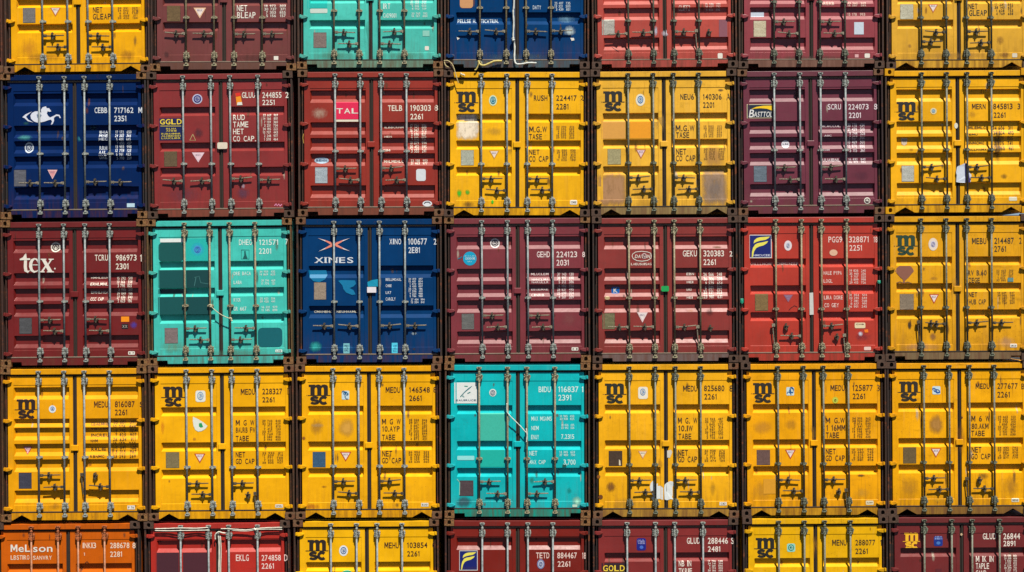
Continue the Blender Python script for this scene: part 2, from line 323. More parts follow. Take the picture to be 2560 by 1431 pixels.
class Container:
    def __init__(s, spec):
        s.sp = spec; ox, oy, sc_ = spec['crop']; s.crop = (ox, oy, sc_)
        xl, xr, yl, yr, bxl, bxr, byl, byr = spec['holes']
        a = unroll(xl, yl); b = unroll(xr, yr); c = unroll(bxl, byl); d = unroll(bxr, byr)
        s.rot = max(-.006, min(.006, ((b[1] - a[1]) / (b[0] - a[0]) + (d[1] - c[1]) / (d[0] - c[0])) / 2))
        s.x = (a[0] + b[0] + c[0] + d[0]) / 4; zt = (a[1] + b[1]) / 2 + .061; zb = (c[1] + d[1]) / 2 - .061
        if spec.get('ground'): zb = 0.0
        s.H = zt - zb; s.z = zb; s.y = spec.get('y', 0.0)
        s.root = bpy.data.objects.new('shipping_container', None); COL.objects.link(s.root)
        s.root.location = (s.x, s.y, s.z); s.root.rotation_euler = (0, -s.rot, 0); s.root.empty_display_size = .3
        tag(s.root, spec['label'], 'shipping container', 'shipping containers stacked seven wide and five high')
        s.seam = 183.7 / 365 * W - W / 2
        s.build()
    def loc(s, u, v, y=DY):       # crop coordinates -> container local x,z
        wx, wz = unroll(s.crop[0] + u / s.crop[2], s.crop[1] + v / s.crop[2], y + s.y)
        dx, dz = wx - s.x, wz - s.z; c, sn = math.cos(s.rot), math.sin(s.rot)
        return dx * c + dz * sn, -dx * sn + dz * c
    def prof(s, z):
        return s._interp(z)
    def _interp(s, z):
        P = s.P
        if z <= P[0][0]: return P[0][1]
        for (z0, d0), (z1, d1) in zip(P, P[1:]):
            if z <= z1: return d0 + (d1 - d0) * ((z - z0) / (z1 - z0) if z1 > z0 else 1)
        return P[-1][1]
    def xmask(s, x):
        for a, b in s.PX:
            if a <= x <= b: return max(0, min(1, (x - a) / s.T, (b - x) / s.T))
        return 0.0
    def depth(s, x, z):
        d = s.prof(z)
        if d <= .0061: return DY + d * (1 if s.xmask(x) > 0 else 0)
        return DY + .006 * (1 if s.xmask(x) > 0 else 0) + (d - .006) * s.xmask(x)
    def build(s):
        sp = s.sp; H = s.H; hw = W / 2; dirt = sp.get('dirt', .3); seed = sp['seed']
        s.paint = paint('container_paint', sp['col'], dirt, seed, sp.get('rust', .25), sp.get('rough', .42))
        pc = sp.get('post', (96, 62, 44)); s.post = rusty('post_paint', tuple(int(v * .68) for v in pc), seed, .3)
        fc = tuple(int(v * .96) for v in sp['col']); s.fp = paint('frame_paint', fc, min(1, dirt + .3), seed + 3, min(1, sp.get('rust', .25) + .35), .5)
        s.sp_rail = paint('sill_paint', sp['sillcol'], .8, seed + 4, .7, .6) if 'sillcol' in sp else s.fp
        # shell with corrugated side walls and roof
        m = MB(); L = 6.058; n = 44; zb, zt = .12, H - .03
        for sg in (-1, 1):
            prev = None
            for i in range(n * 2 + 1):
                y = .16 + (L - .3) * i / (n * 2); x = sg * (hw - (.012 if (i // 2) % 2 == 0 else .045))
                cur = (len(m.v), len(m.v) + 1); m.v += [(x, y, zb), (x, y, zt)]
                if prev: m.f.append((prev[0], cur[0], cur[1], prev[1]))
                prev = cur
        m.box(-hw + .01, hw - .01, .16, L - .01, zt, H - .018); m.box(-hw + .01, hw - .01, .5, L - .01, .03, zb)
        m.box(-hw + .01, hw - .01, L - .12, L - .012, zb, zt)
        link('body', m.mesh('body'), s.paint, s.root)
        m = MB(); m.box(-hw + .116, hw - .116, .135, .16, .06, H - .06); link('shade_backing', m.mesh('shade_backing'), M_DARK, s.root)  # near-black backing: painted shade behind the sill notches
        # corner posts
        for sg in (-1, 1):
            m = MB(); z0, z1 = CH, H - CH
            def bx(a, b, y0, y1): m.box(min(sg * a, sg * b), max(sg * a, sg * b), y0, y1, z0, z1)
            m.box(min(sg * (hw - .004), sg * (hw - .052)), max(sg * (hw - .004), sg * (hw - .052)), .016, .16, z0 + .02, z1 - .085) if 0 else None
            bx(hw - .008, hw - .034, .010, .16)
            m.cyl((sg * (hw - .072), .062, z0), (sg * (hw - .072), .062, z1), .012, 8)
            link('corner_post', m.mesh('corner_post'), s.post, s.root)
            m = MB(); bx(hw - .034, hw - .115, .13, .17); link('post_channel_shade', m.mesh('post_channel_shade'), M_DARK, s.root)  # post recess with gasket and rust, coloured near-black to stand in for shade
        # castings
        cm = sp.get('cast', RND.choice([0, 0, 1, 2]))
        for sg in (-1, 1):
            for top in (0, 1):
                c_ = M_CAST[cm if isinstance(cm, int) else 0]
                if cm == 'paint': c_ = s.fp
                link('corner_casting', ME_CAST, c_, s.root, (sg * (hw - CW / 2), 0, H - CH / 2 if top else CH / 2), bevel=.004)
        # header (top rail) and sill
        ix = hw - CW - .001
        m = MB(); m.box(-ix, ix, .022, .14, H - .128, H - .036); link('header', m.mesh('header'), s.fp, s.root, bevel=.006)
        zt = .136; zb = .022; e = ix; nt_ = sp['notch']
        if nt_ == 'tri':
            q = [(-e, zb + .0), (-e + .02, zb), (-e + .17, zb + .088), (-e + .33, zb)]
        else:
            q = [(-e, zb + .056), (-e + .17, zb + .056), (-e + .175, zb)]
        poly = [(-e, zt)] + q + [(-x, z) for x, z in q[::-1]] + [(e, zt)]
        m = MB(); m.prism(poly, .024, .060); link('sill', m.mesh('sill'), s.sp_rail, s.root)
        # door seal: strip behind both doors, round the edge and down the middle
        zd0, zd1 = .163, H - .160; s.zd = (zd0, zd1); sx = s.seam
        m = MB(); xo = hw - .104
        m.box(-ix, ix, DY + .004, DY + .05, zd1 - .004, H - .1285); m.tube([(-xo, DY + .002, zd1 + .016), (xo, DY + .002, zd1 + .016)], .014, 8)
        link('door_seal', m.mesh('door_seal'), M_SEALG if sp.get('pale_seal', sp['col'][1] < 90) else M_SEAL, s.root); m = MB()
        m.box(-ix, ix, DY + .004, DY + .05, .137, zd0 + .004); m.tube([(-xo - .02, DY, .15), (xo + .02, DY, .15)], .013, 8)
        link('door_seal', m.mesh('door_seal'), M_SEALG if sp.get('pale_seal', sp['col'][1] < 90) else M_SEAL, s.root); m = MB(); m.box(sx - .036, sx + .036, DY + .018, DY + .05, zd0 + .005, zd1 - .005); m.tube([(sx + .006, DY + .012, zd0), (sx + .006, DY + .012, zd1 + .01)], .017, 8)
        link('door_seal', m.mesh('door_seal'), M_SEAL, s.root)
        # panel profile of the doors: (z, depth) from bottom to top
        px = 1 / S; P = [(zd0, 0), (zd0 + .104, 0), (zd0 + .110, .006)]
        rec = []
        for v, typ in sp['recess']:
            z = v if sp.get('rec_local') else s.loc(183.7 * s.crop[2], v)[1]
            rec.append((z, typ))
        for z, typ in sorted(rec):
            z = min(z, zd1 - .160)
            if z < zd0 + .33: continue
            tot = {'a': .208, 'b': .152, 'c': .140}[typ]; dp = .058 if typ == 'b' else .053; sw = .042 if typ == 'b' else .062
            P += [(z - tot, .006), (z - tot + sw, dp), (z - .010, dp), (z, .006)]
        P += [(zd1 - .146, .006), (zd1 - .143, 0), (zd1, 0)]; s.P = P
        s.T = .022
        f = lambda u: u / 365 * W - hw
        s.PX = [(f(30), f(170)), (f(202.5), f(343))]
        s.doors = {}
        for side in (0, 1):
            xa, xb = (-xo, sx - .034) if side == 0 else (sx + .034, xo); pa, pb = s.PX[side]
            xs = [xa, pa - 1e-4, pa + 1e-4, pa + s.T, pb - s.T, pb - 1e-4, pb + 1e-4, xb]
            zs = [p[0] for p in P]; m = MB(); k = len(xs)
            for z in zs:
                for x in xs: m.v.append((x, s.depth(x, z), z))
            for j in range(len(zs) - 1):
                for i in range(k - 1):
                    a = j * k + i; m.f.append((a, a + 1, a + k + 1, a + k))
            # rim of the leaf
            n0 = len(m.v); rim = [(xa, zs[0]), (xb, zs[0]), (xb, zs[-1]), (xa, zs[-1])]
            for x, z in rim: m.v.append((x, DY, z)); 
            for x, z in rim: m.v.append((x, DY + .06, z))
            for i in range(4): m.f.append((n0 + i, n0 + (i + 1) % 4, n0 + 4 + (i + 1) % 4, n0 + 4 + i))
            me = bpy.data.meshes.new('door'); me.from_pydata(m.v, [], m.f)
            s.doors[side] = link('door', me, s.paint, s.root)
            me.flip_normals() if me.polygons[0].normal.y > 0 else None
            for zz in (H - 38 * px, H - 136 * px, .867, .207):
                sg = -1 if side == 0 else 1
                link('hinge', ME_HINGE[-sg], s.paint, s.doors[side], (sg * (hw - .098), 0, zz), bevel=.004)
        # tab over the seam
        if sp.get('tab', True):
            m = MB(); zc = H - (187 if H < 2.52 else 204) * px; m.box(sx - .066, sx + .058, .03, DY + .02, zc - .045, zc + .05); link('door_latch', m.mesh('door_latch'), s.paint, s.doors[1], bevel=.008)
        # locking bars
        rk = sp.get('rod', 'g'); s.rods = []
        hm = M_HND if sp['col'][0] > 225 else M_HNDL
        hd = {h[0]: h for h in sp.get('handles', [])}
        for i, u in enumerate(sp['rods']):
            x = s.loc(u, sp['rodv'], 0)[0]; x = max(-.66 - .1, min(.76, x)); s.rods.append(x)
            m = MB(); m.cyl((0, 0, .11), (0, 0, H - .11), .0165, 12); r_ = RND.random()
            bar = link('locking_bar', m.mesh('locking_bar'), M_RODS[rk], s.root, (x, .003, 0), smooth=False)
            bar.rotation_euler = (0, (RND.random() - .5) * .002, 0)
            for p in bar.data.polygons:
                if len(p.vertices) == 4: p.use_smooth = True
            link('cam_keeper', RND.choice(ME_KEEP), M_KEEP[rk], bar, (0, 0, H - .128), bevel=.002)
            link('cam_keeper', RND.choice(ME_KEEPB), M_KEEP[rk], bar, (0, 0, .136), bevel=.002)
            gz = s.loc(u, sp['guide'])[1] if sp.get('guide') is not None else H - 1.53
            link('bar_guide', ME_GUIDE, M_KEEP[rk], bar, (0, 0, gz))
            if i in hd:
                _, d, v = hd[i]; z = s.loc(u, v)[1]; dd = 1 if d > 0 else -1
                if abs(d) == 2: link('door_handle', ME_HDOWN, hm, bar, (0, 0, z))
                else: link('door_handle', HND[(dd, RND.choice([0, 0, .018, -.012]))], hm, bar, (0, 0, z))
                if abs(d) == 2: z -= .02
                link('handle_catch', ME_CATCH[dd], M_HND, bar, (dd * .165, 0, z))
        s.decals()
    # -------------------------------------------------------------- things painted or stuck on the doors
    def drape(s, name, V, F, m, off, side=None, uv=False, thick=0):
        zs = sorted(p[0] for p in s.P); zlo = min(v[1] for v in V); zhi = max(v[1] for v in V)
        me = bpy.data.meshes.new(name); me.from_pydata([(x, 0, z) for x, z in V], [], F)
        bm = bmesh.new(); bm.from_mesh(me)
        cuts = [z for z in zs if zlo < z < zhi]; xlo = min(v[0] for v in V); xhi = max(v[0] for v in V)
        if not all(abs(s.prof(z) - s.prof(zlo)) < 1e-5 for z in cuts + [zhi]):
            for z in cuts: bmesh.ops.bisect_plane(bm, geom=bm.verts[:] + bm.edges[:] + bm.faces[:], plane_co=(0, 0, z), plane_no=(0, 0, 1))
        for a, b in s.PX:
            for x in (a, a + s.T, b - s.T, b):
                if xlo < x < xhi: bmesh.ops.bisect_plane(bm, geom=bm.verts[:] + bm.edges[:] + bm.faces[:], plane_co=(x, 0, 0), plane_no=(1, 0, 0))
        if uv:
            lay = bm.loops.layers.uv.new('UVMap')
            for f in bm.faces:
                for l in f.loops: l[lay].uv = ((l.vert.co.x - xlo) / (xhi - xlo), (l.vert.co.z - zlo) / (zhi - zlo))
        for v in bm.verts: v.co.y = s.depth(v.co.x, v.co.z) - off
        bmesh.ops.recalc_face_normals(bm, faces=bm.faces)
        bm.to_mesh(me); bm.free()
        if side is None: side = 0 if (xlo + xhi) / 2 < s.seam else 1
        return link(name, me, m, s.doors[side])
    def rect(s, u0, v0, u1, v1):
        a = s.loc(u0, v1); b = s.loc(u1, v0); return [(a[0], a[1]), (b[0], a[1]), (b[0], b[1]), (a[0], b[1])]
    def poly(s, pts): return [s.loc(u, v) for u, v in pts]
    def rrect(s, u0, v0, u1, v1, k=.35):
        (x0, z0), _, (x1, z1), _ = s.rect(u0, v0, u1, v1); r = min(x1 - x0, z1 - z0) * k; P = []
        for cx, cz, a in ((x1 - r, z1 - r, 0), (x0 + r, z1 - r, 90), (x0 + r, z0 + r, 180), (x1 - r, z0 + r, 270)):
            P += arc(cx, cz, r, r, a, a + 90, 4)
        return P
    def decals(s):
        inks = {}       # (side, colour, off) -> V,F
        def ink(V, F, col, off=.003, side=None, name='lettering'):
            if side is None: side = 0 if sum(v[0] for v in V) / len(V) < s.seam else 1
            k = (side, col, off, name); A = inks.setdefault(k, ([], [])); n = len(A[0]); A[0].extend(V); A[1].extend(tuple(n + i for i in f) for f in F)
        tc = s.sp.get('ink', (34, 28, 22)); R = random.Random(s.sp['seed'])
        for di, d in enumerate(s.sp['dec']):
            k = d[0]; ei = di * .00005
            if k == 'T':
                _, txt, u0, v0, u1, v1 = d[:6]; col = d[6] if len(d) > 6 else tc; sl_ = d[7] if len(d) > 7 else 0
                r = s.rect(u0, v0, u1, v1); V, F = text_shape(txt, r[0][0], r[0][1], r[1][0], r[2][1], sl_); s.drape('lettering', V, F, mat('ink', col), .0052 if len(d) > 6 else .003)
            elif k == 'B':
                _, u0, v0, u1, v1, n, g = d[:7]; col = d[7] if len(d) > 7 else s.sp.get('ink2', tc)
                p = (v1 - v0) / n; AV = []; AF = []
                for i in range(n):
                    if g == 1: t = ''.join(R.choice('HRNEUMAILBC') for _ in range(max(3, int((u1 - u0) / 22))))
                    else: t = {0: '33', 1: '3'}.get(i % 3, '') + ''; t = ('%02d' % R.randint(10, 39) if i % 4 < 2 else ' %d' % R.randint(1, 9)) + ' %03d' % R.randint(100, 999) + '  ' + '%03d' % R.randint(100, 999)
                    r = s.rect(u0, v0 + i * p, u1, v0 + i * p + p * .80); V, F = text_shape(t, r[0][0], r[0][1], r[1][0], r[2][1]); n0 = len(AV); AV += V; AF += [tuple(n0 + q for q in f) for f in F]
                s.drape('lettering', AV, AF, mat('ink', col), .0052 if len(d) > 7 else .003)
            elif k == 'M':
                _, u0, v0, u1, v1 = d[:5]; col = d[5] if len(d) > 5 else (30, 28, 26); r = s.rect(u0, v0, u1, v1); x0, z0 = r[0]; x1, z1 = r[2]; wx = (x1 - x0) / 56; hz = z1 - z0
                V, F = fill([(x0 + (6 + a) * wx, z0 + hz * .47 + b / 29.5 * hz * .53) for a, b in M_LOGO]); ink(V, F, col, name='logo', side=0)
                V, F = fill([(x0, z0 + hz * .425), (x1, z0 + hz * .425), (x1, z0 + hz * .462), (x0, z0 + hz * .462)]); ink(V, F, col, name='logo', side=0)
                lw = hz * .125; h = hz * .405
                cx = x0 + 19 * wx; rr = 8.0 * wx
                V, F = stroke(arc(cx, z0 + h * .68, rr, h * .19, 20, 180, 8) + [(cx - rr * .8, z0 + h * .56), (cx, z0 + h * .5), (cx + rr * .85, z0 + h * .42)] + arc(cx, z0 + h * .30, rr * 1.05, h * .195, 0, -165, 9), lw); ink(V, F, col, name='logo', side=0)
                V, F = stroke(arc(x0 + 40 * wx, z0 + h * .49, 8.2 * wx, h * .39, 42, 318, 16), lw * 1.15); ink(V, F, col, name='logo', side=0)
            elif k == 'P':
                _, u0, v0, u1, v1, col = d; r = s.rect(u0, v0, u1, v1); c = .006; (a, b), _, (e, f), _ = r
                mz = (b + f) / 2; P = [(a + c, b), (e - c, b), (e, b + c), (e, mz - .02), (e - .006, mz - .012), (e - .006, mz + .012), (e, mz + .02), (e, f - c), (e - c, f), (a + c, f), (a, f - c), (a, mz + .02), (a + .006, mz + .012), (a + .006, mz - .012), (a, mz - .02), (a, b + c)]
                V, F = fill(P); s.drape('data_plate', V, F, mat('plate', col), .004)
                V, F = fill([(a - .004, b - .004), (e + .004, b - .004), (e + .004, f + .004), (a - .004, f + .004)]); s.drape('plate_backing', V, F, mat('stick', tuple(int(x * .55) for x in col)), .0018)
            elif k == 'W':
                _, u0, v0, u1, v1 = d[:5]; rim = d[5] if len(d) > 5 else (196, 70, 40); inn = d[6] if len(d) > 6 else (238, 222, 214); um = (u0 + u1) / 2
                V, F = fill(s.poly([(u0, v0), (u1, v0), (um, v1)])); s.drape('warning_sticker', V, F, mat('stick', rim), .003)
                k2 = .13; V, F = fill(s.poly([(u0 + (u1 - u0) * k2, v0 + (v1 - v0) * .09), (u1 - (u1 - u0) * k2, v0 + (v1 - v0) * .09), (um, v1 - (v1 - v0) * .18)])); ink(V, F, inn, .0045, name='sticker_face')
                w_ = u1 - u0; V, F = text_shape('MAX', s.loc(u0 + w_ * .3, v0)[0], s.loc(0, v0 + (v1 - v0) * .40)[1], s.loc(u1 - w_ * .3, v0)[0], s.loc(0, v0 + (v1 - v0) * .2)[1]); ink(V, F, (150, 130, 150), .006)
            elif k == 'O':
                _, cu_, cv, ru, rv, rim, inn = d[:7]; (x, z) = s.loc(cu_, cv); rx = ru / s.crop[2] / S; rz = rv / s.crop[2] / S
                V, F = fill(ellipse(x, z, rx, rz)); s.drape('round_sticker', V, F, mat('stick', rim), .003 + ei)
                if inn:
                    V, F = stroke(arc(x, z, rx * .62, rz * .62, 0, 350, 16), min(rx, rz) * .22); ink(V, F, inn, .0066, name='sticker_mark')
                    for q in range(3):
                        a0 = R.random() * 360; V, F = stroke(arc(x, z, rx * .28, rz * .3, a0, a0 + 150, 6), min(rx, rz) * .17); ink(V, F, inn, .0070 + q * .0003, name='sticker_mark')
            elif k in 'SR':
                _, u0, v0, u1, v1, col = d[:6]; nm = d[6] if len(d) > 6 else 'sticker'; off = d[7] if len(d) > 7 else .003
                V, F = fill(s.rrect(u0, v0, u1, v1, .22) if k == 'R' else s.rect(u0, v0, u1, v1)); s.drape(nm, V, F, mat('stick', col), off + ei)
            elif k == 'G':
                _, pts, col, nm = d[:4]; off = d[4] if len(d) > 4 else .004; V, F = fill(s.poly(pts)); s.drape(nm, V, F, mat('stick', col), off + ei)
            elif k == 'L':       # ribbon line
                _, pts, wd, col, nm = d[:5]; off = d[5] if len(d) > 5 else .0042; q = s.poly(pts); V, F = stroke(q, [w_ / s.crop[2] / S for w_ in wd] if isinstance(wd, (list, tuple)) else wd / s.crop[2] / S); ink(V, F, col, off, name=nm)
            elif k == 'X':
                _, u0, v0, u1, v1, col = d[:6]; amt = d[6] if len(d) > 6 else .6; amt = amt if amt >= .9 else amt * .72; scl = d[7] if len(d) > 7 else 6.0
                V, F = fill(s.rect(u0, v0, u1, v1)); s.drape('stain', V, F, mat('stain', col, amt, scl), .0022 + R.random() * .0006, uv=True)
            elif k == 'Q':       # quick-response style square label, blue marks on white
                _, u0, v0, u1, v1, col = d; V, F = fill(s.rrect(u0, v0, u1, v1, .15)); s.drape('square_sticker', V, F, mat('stick', (200, 222, 228)), .003)
                for q in range(5):
                    a = (u0 + (u1 - u0) * (.2 + .6 * R.random()), v0 + (v1 - v0) * (.2 + .6 * R.random())); pts = [(a[0] + (u1 - u0) * .26 * math.cos(t + q), a[1] + (v1 - v0) * .2 * math.sin(t * 1.3 + q)) for t in (0, .8, 1.6, 2.4, 3.2)]
                    V, F = stroke(s.poly(pts), .014); ink(V, F, col, .0045 + q * .0004, name='sticker_mark')
        # rust and dirt running down from fittings and panel edges
        tops = [p[0] for p in s.P if p[0] > .5]; dk = s.sp.get('dirt', .3)
        for i in range(int(5 + dk * 22) if s.sp['dec'] else 0):
            x = R.choice(s.rods) + R.uniform(-.06, .06) if R.random() < .4 else R.choice((-1, 1)) * R.uniform(.12, 1.08); z = R.choice(tops + [s.zd[0] + .12, s.H - .16]) - R.uniform(0, .02)
            hh = R.uniform(.08, .34) * (.6 + dk); ww = R.uniform(.012, .045); z0 = max(s.zd[0] + .004, z - hh)
            if abs(x - s.seam) < .1 or z - z0 < .03: continue
            c_ = R.choice(((120, 62, 24), (70, 44, 26), (96, 70, 46))) if R.random() < .8 else (206, 196, 176)
            s.drape('stain', [(x - ww, z0), (x + ww, z0), (x + ww, z), (x - ww, z)], [(0, 1, 2, 3)], mat('stain', c_, .55, 16), .0016 + i * .00002, uv=True)
        for (side, col, off, name), (V, F) in inks.items():
            s.drape(name, V, F, mat('ink', col), off, side)

# ------------------------------------------------------------------ the survey of the wall, container by container
WH = (232, 226, 214); RW = 3.765; RX = [0, 365, 735, 1105, 1470, 1840, 2205]
HOLES = [   # per row, per column: top-left x, top-right x, top y left/right, bottom-left x, bottom-right x, bottom y left/right
 [(25,360,-171,-175,25,360,175,171),(387,726,-178,-179,388,726,168,167),(754,1093,-183,-184,754,1094,163,162),(1122,1459,-183,-182.5,1122.5,1459,163,162.5),(1492,1831,-182,-185,1492,1831,163,160),(1859,2196,-184,-185,1860,2196,162,161),(2228,2566,-183,-184.5,2230,2567,163.5,162)],
 [(18,352.5,192,188.5,15,352,539,536.8),(382.5,718,189.5,186.5,382.5,721,537.5,533.8),(757,1095,184,182.7,757,1096,532,531),(1122,1458,184,184,1125,1460,532.5,532),(1488,1827,183,181,1492,1833,531,528.5),(1858,2196,182,179.5,1860.5,2198,529,526),(2224,2561,181,179,2230,2567,526,524)],
 [(17,354,560,557.5,14,352.5,909,906),(381,718,557,553.5,380,718,905,901.5),(754,1091,552.5,551.5,753,1092,901,899.5),(1125,1463,551,548.5,1124,1463,899,897.5),(1492,1832,550,548,1494,1835,898.5,896.5),(1859.5,2196,548,546,1862,2199,896.5,895),(2224,2561,546,544,2229,2566,893.5,892)],
 [(16,355,928,925,15,354,1296,1294),(384,724,924,921.5,384,722.5,1293,1290),(752.5,1089,920.5,918.5,752,1090,1289,1288),(1121,1462,917,916.5,1125,1464,1286.5,1286),(1493,1832.5,916,915,1494,1837.5,1287.5,1286),(1865,2204,915,913,1867.5,2207.5,1284,1281.5),(2230,2567,913,911,2234,2571,1281,1279)],
 [(-1,337.5,1316,1313.5,-1,337.5,1686,1683),(374,714,1314,1311,374,714,1684,1681),(746,1086,1309,1307,746,1086,1679,1677),(1123,1463,1306.5,1306,1123,1463,1677,1676),(1493,1836,1306,1304,1493,1836,1676,1674),(1870,2210,1302,1299.5,1870,2210,1672,1670),(2237.5,2575,1299,1297,2237,2575,1669,1667)]]
CROP0 = [(0,0,3.459),(0,0,3.459),(730,0,3.413),(730,0,3.413),(1470,0,3.413),(1470,0,3.413),(1840,0,3.556)]
CROP4 = [(0,1290,3.459),(0,1290,3.459),(735,1290,3.436),(735,1290,3.436),(1470,1290,3.436),(1470,1290,3.436),(1840,1290,3.556)]
Y1=(250,178,18); PURP=(200,175,190)
def b0(v): return [(v,'b'),(v-218,'b'),(v-525,'b')]
def b4(v): return [(v,'b'),(v+304,'b'),(v+540,'b')]
def a4(v): return [(v,'a'),(v+300,'a'),(v+433,'a'),(v+566,'a'),(v+843,'a')]
def bb(*v): return [(x,'b') for x in v]
def aa(*v): return [(x,'a') for x in v]
def F_LOGO(x0,y0,x1,y1):
    w_,h_=(x1-x0)/206,(y1-y0)/217
    q=lambda P:[(x0+(a-127)*w_,y0+(b-180)*h_) for a,b in P]
    return [('S',x0,y0,x1,y1,(225,225,220),'sign_panel',.003),('S',x0+5*w_,y0+6*h_,x1-6*w_,y1-8*h_,(12,28,110),'sign_field',.0045),
      ('G',q([(165,262),(172,232),(195,212),(225,203),(270,200),(318,197),(300,214),(275,228),(235,234),(200,243),(180,252)]),(235,225,90),'logo',.006),
      ('G',q([(148,388),(150,340),(160,300),(180,270),(205,258),(250,250),(302,238),(285,262),(255,280),(215,290),(188,305),(170,335),(160,375),(158,388)]),(235,225,90),'logo',.0062)]
C=[]
def add(r,c,col,label,rec,rods,hnd,guide,dec,**k):
    crop = CROP0[c] if r==0 else CROP4[c] if r==4 else (RX[c],[0,170,540,900][r],3.49 if r==3 else RW)
    k.setdefault('rod','g' if c<4 else 'o')
    C.append(dict(holes=HOLES[r][c],crop=crop,col=col,label=label,recess=rec,rods=rods,handles=[(i,)+h for i,h in enumerate(hnd) if h],guide=guide,dec=dec,
      seed=r*7+c+1.37,rodv=(300 if r==0 else 300 if r==4 else 700),y=((r*5+c*3)%7-3)*.0022,ground=(r==4),**k))
# ---- top row
add(0,0,Y1,'yellow container lettered NET GLEAP in black, resting on the dark navy blue one',b0(205),(367,585,760,973),((1,315),(-1,410),(1,315),(-1,410)),190,
 [('P',200,70,303,198,(140,135,130)),('W',433,65,525,145,(210,120,60)),('T','NET',803,60,885,108),('T','GLEAP',803,118,958,168),('B',1018,60,1190,168,5,2,(120,80,20)),('X',150,440,620,555,(150,100,20),.5),('X',1000,400,1210,560,(150,90,20),.6),('X',140,280,360,560,(232,150,20),.6)],notch='tri',dirt=.3,cast=0,ink=(56,36,18))
add(0,1,(122,62,62),'brown maroon container lettered NET BLEAP in white, its four handles level in one line',b0(195),(1608,1850,2022,2266),((-1,295),(-1,295),(1,300),(1,298)),155,
 [('P',1445,52,1558,185,(130,105,70)),('W',1673,68,1782,160,(238,190,150)),('T','NET',2048,45,2137,97),('T','BLEAP',2050,105,2210,158),('B',2285,40,2470,155,4,2),('S',2368,487,2407,520,WH),('X',1400,430,1480,520,(60,25,30),.7),('X',1950,440,2480,560,(95,50,45),.6)],notch='rect',dirt=.4,ink=WH,rod='y',cast=2,post=(84,52,40),sillcol=(104,66,58))
add(0,2,(82,202,188),'pale teal container resting on the brick red one with a pink square logo',b0(170),(358,573,748,958),((1,280),(-1,378),(1,378),(-1,272)),95,
 [('S',130,0,300,70,(30,190,180),'paint_patch'),('R',155,75,302,113,(205,220,210)),('T','IRT',778,30,838,78),('T','CAD9001',778,115,892,152),('B',1010,0,1145,90,4,2),('B',1020,108,1155,152,2,2),('P',185,280,292,408,(150,130,122)),('S',1115,262,1173,310,(140,205,190)),('R',1133,395,1168,430,WH),('X',110,420,620,540,(90,120,90),.5),('X',700,420,1230,540,(90,120,90),.5),('X',600,30,680,540,(60,150,130),.4)],notch='rect',dirt=.45,ink=(215,240,232),rod='y',cast=2,sillcol=(110,150,130))
add(0,3,(0,66,118),'blue container with pale scuffs and a white hose hanging down its door seam',[(105,'a'),(-170,'a')],(1603,1828,1997,2210),((-1,272),(-1,272),(1,272),(1,268)),70,
 [('R',1432,-60,1545,70,(205,150,100)),('T','PELLSE H.',1413,162,1570,195),('T','TICATIUN.',1612,162,1762,195),('T','DATY',2055,48,2125,80),('B',2240,18,2375,98,3,2),('G',[(1405,318),(1432,328),(1412,343)],WH,'scuff'),('X',2230,110,2450,210,(120,170,200),.8,14),('X',2300,200,2440,330,(190,210,215),.9,14),('G',[(2375,325),(2405,325),(2410,345),(2385,350)],WH,'scuff'),('X',1370,440,2450,540,(70,100,120),.5)],notch='rect',dirt=.35,ink=(200,215,225),rod='y',cast=1,tab=False,sillcol=(70,92,104))
add(0,4,(184,74,64),'coral red container with a bluish rag at its seam, above the stained pale yellow one',[(65,'a'),(320,'a'),(-68,'a'),(-201,'a'),(-498,'a')],(345,560,735,948),((-1,292),(-1,280),(1,275),(2,270)),180,
 [('P',120,168,225,300,(195,190,178)),('T','CLIFF2',775,45,872,90),('B',1000,25,1130,95,3,2),('S',1118,168,1188,318,(140,84,96),'paint_patch'),('R',1107,455,1148,500,WH),('X',610,240,720,325,(215,210,225),.9,12),('X',560,200,600,330,(200,205,225),.9,12),('L',[(205,400),(240,428),(262,440)],4,(50,20,25),'scratch'),('X',110,460,640,540,(120,70,60),.6)],notch='rect',dirt=.35,ink=(235,205,195),tab=False,cast=1)
add(0,5,(150,62,72),'dull rose container with a cream plate, resting on the plum purple one',[(65,'a'),(325,'a'),(-68,'a'),(-201,'a'),(-498,'a')],(1588,1803,1980,2193),((1,190),(-1,290),(1,190),(-1,288)),20,
 [('S',1393,100,1505,142,(200,210,225)),('P',1415,180,1518,315,(225,210,175)),('S',2272,190,2353,295,(200,212,225)),('B',2215,18,2372,60,2,2),('B',2220,108,2370,138,1,2),('B',1990,15,2100,52,1,1),('S',2277,465,2308,492,(220,170,170)),('R',2360,458,2405,495,WH),('X',1330,460,2480,545,(90,70,60),.7)],notch='rect',dirt=.4,ink=(238,200,185),cast=1,pale_seal=True,sillcol=(124,84,70))
add(0,6,(232,176,62),'yellow container lettered NET GLEAP in black, resting on the one with hanging torn paper',b0(180),(1648,1870,2052,2270),((1,375),(-1,290),(1,285),(-1,383)),160,
 [('P',1462,40,1575,170,(215,208,180)),('W',1708,38,1798,118,(205,110,60)),('T','NET',2068,30,2148,80),('T','GLEAP',2073,90,2232,140),('B',2300,28,2465,140,4,2),('R',2455,475,2500,512,(215,205,185)),('X',1520,380,1570,440,(170,120,50),.7),('X',2300,300,2400,420,(140,90,30),.6,20),('X',2310,450,2470,530,(120,70,30),.7,15),('X',1400,440,2500,550,(190,140,60),.5)],notch='tri',dirt=.45,ink=(56,50,30),cast=1)
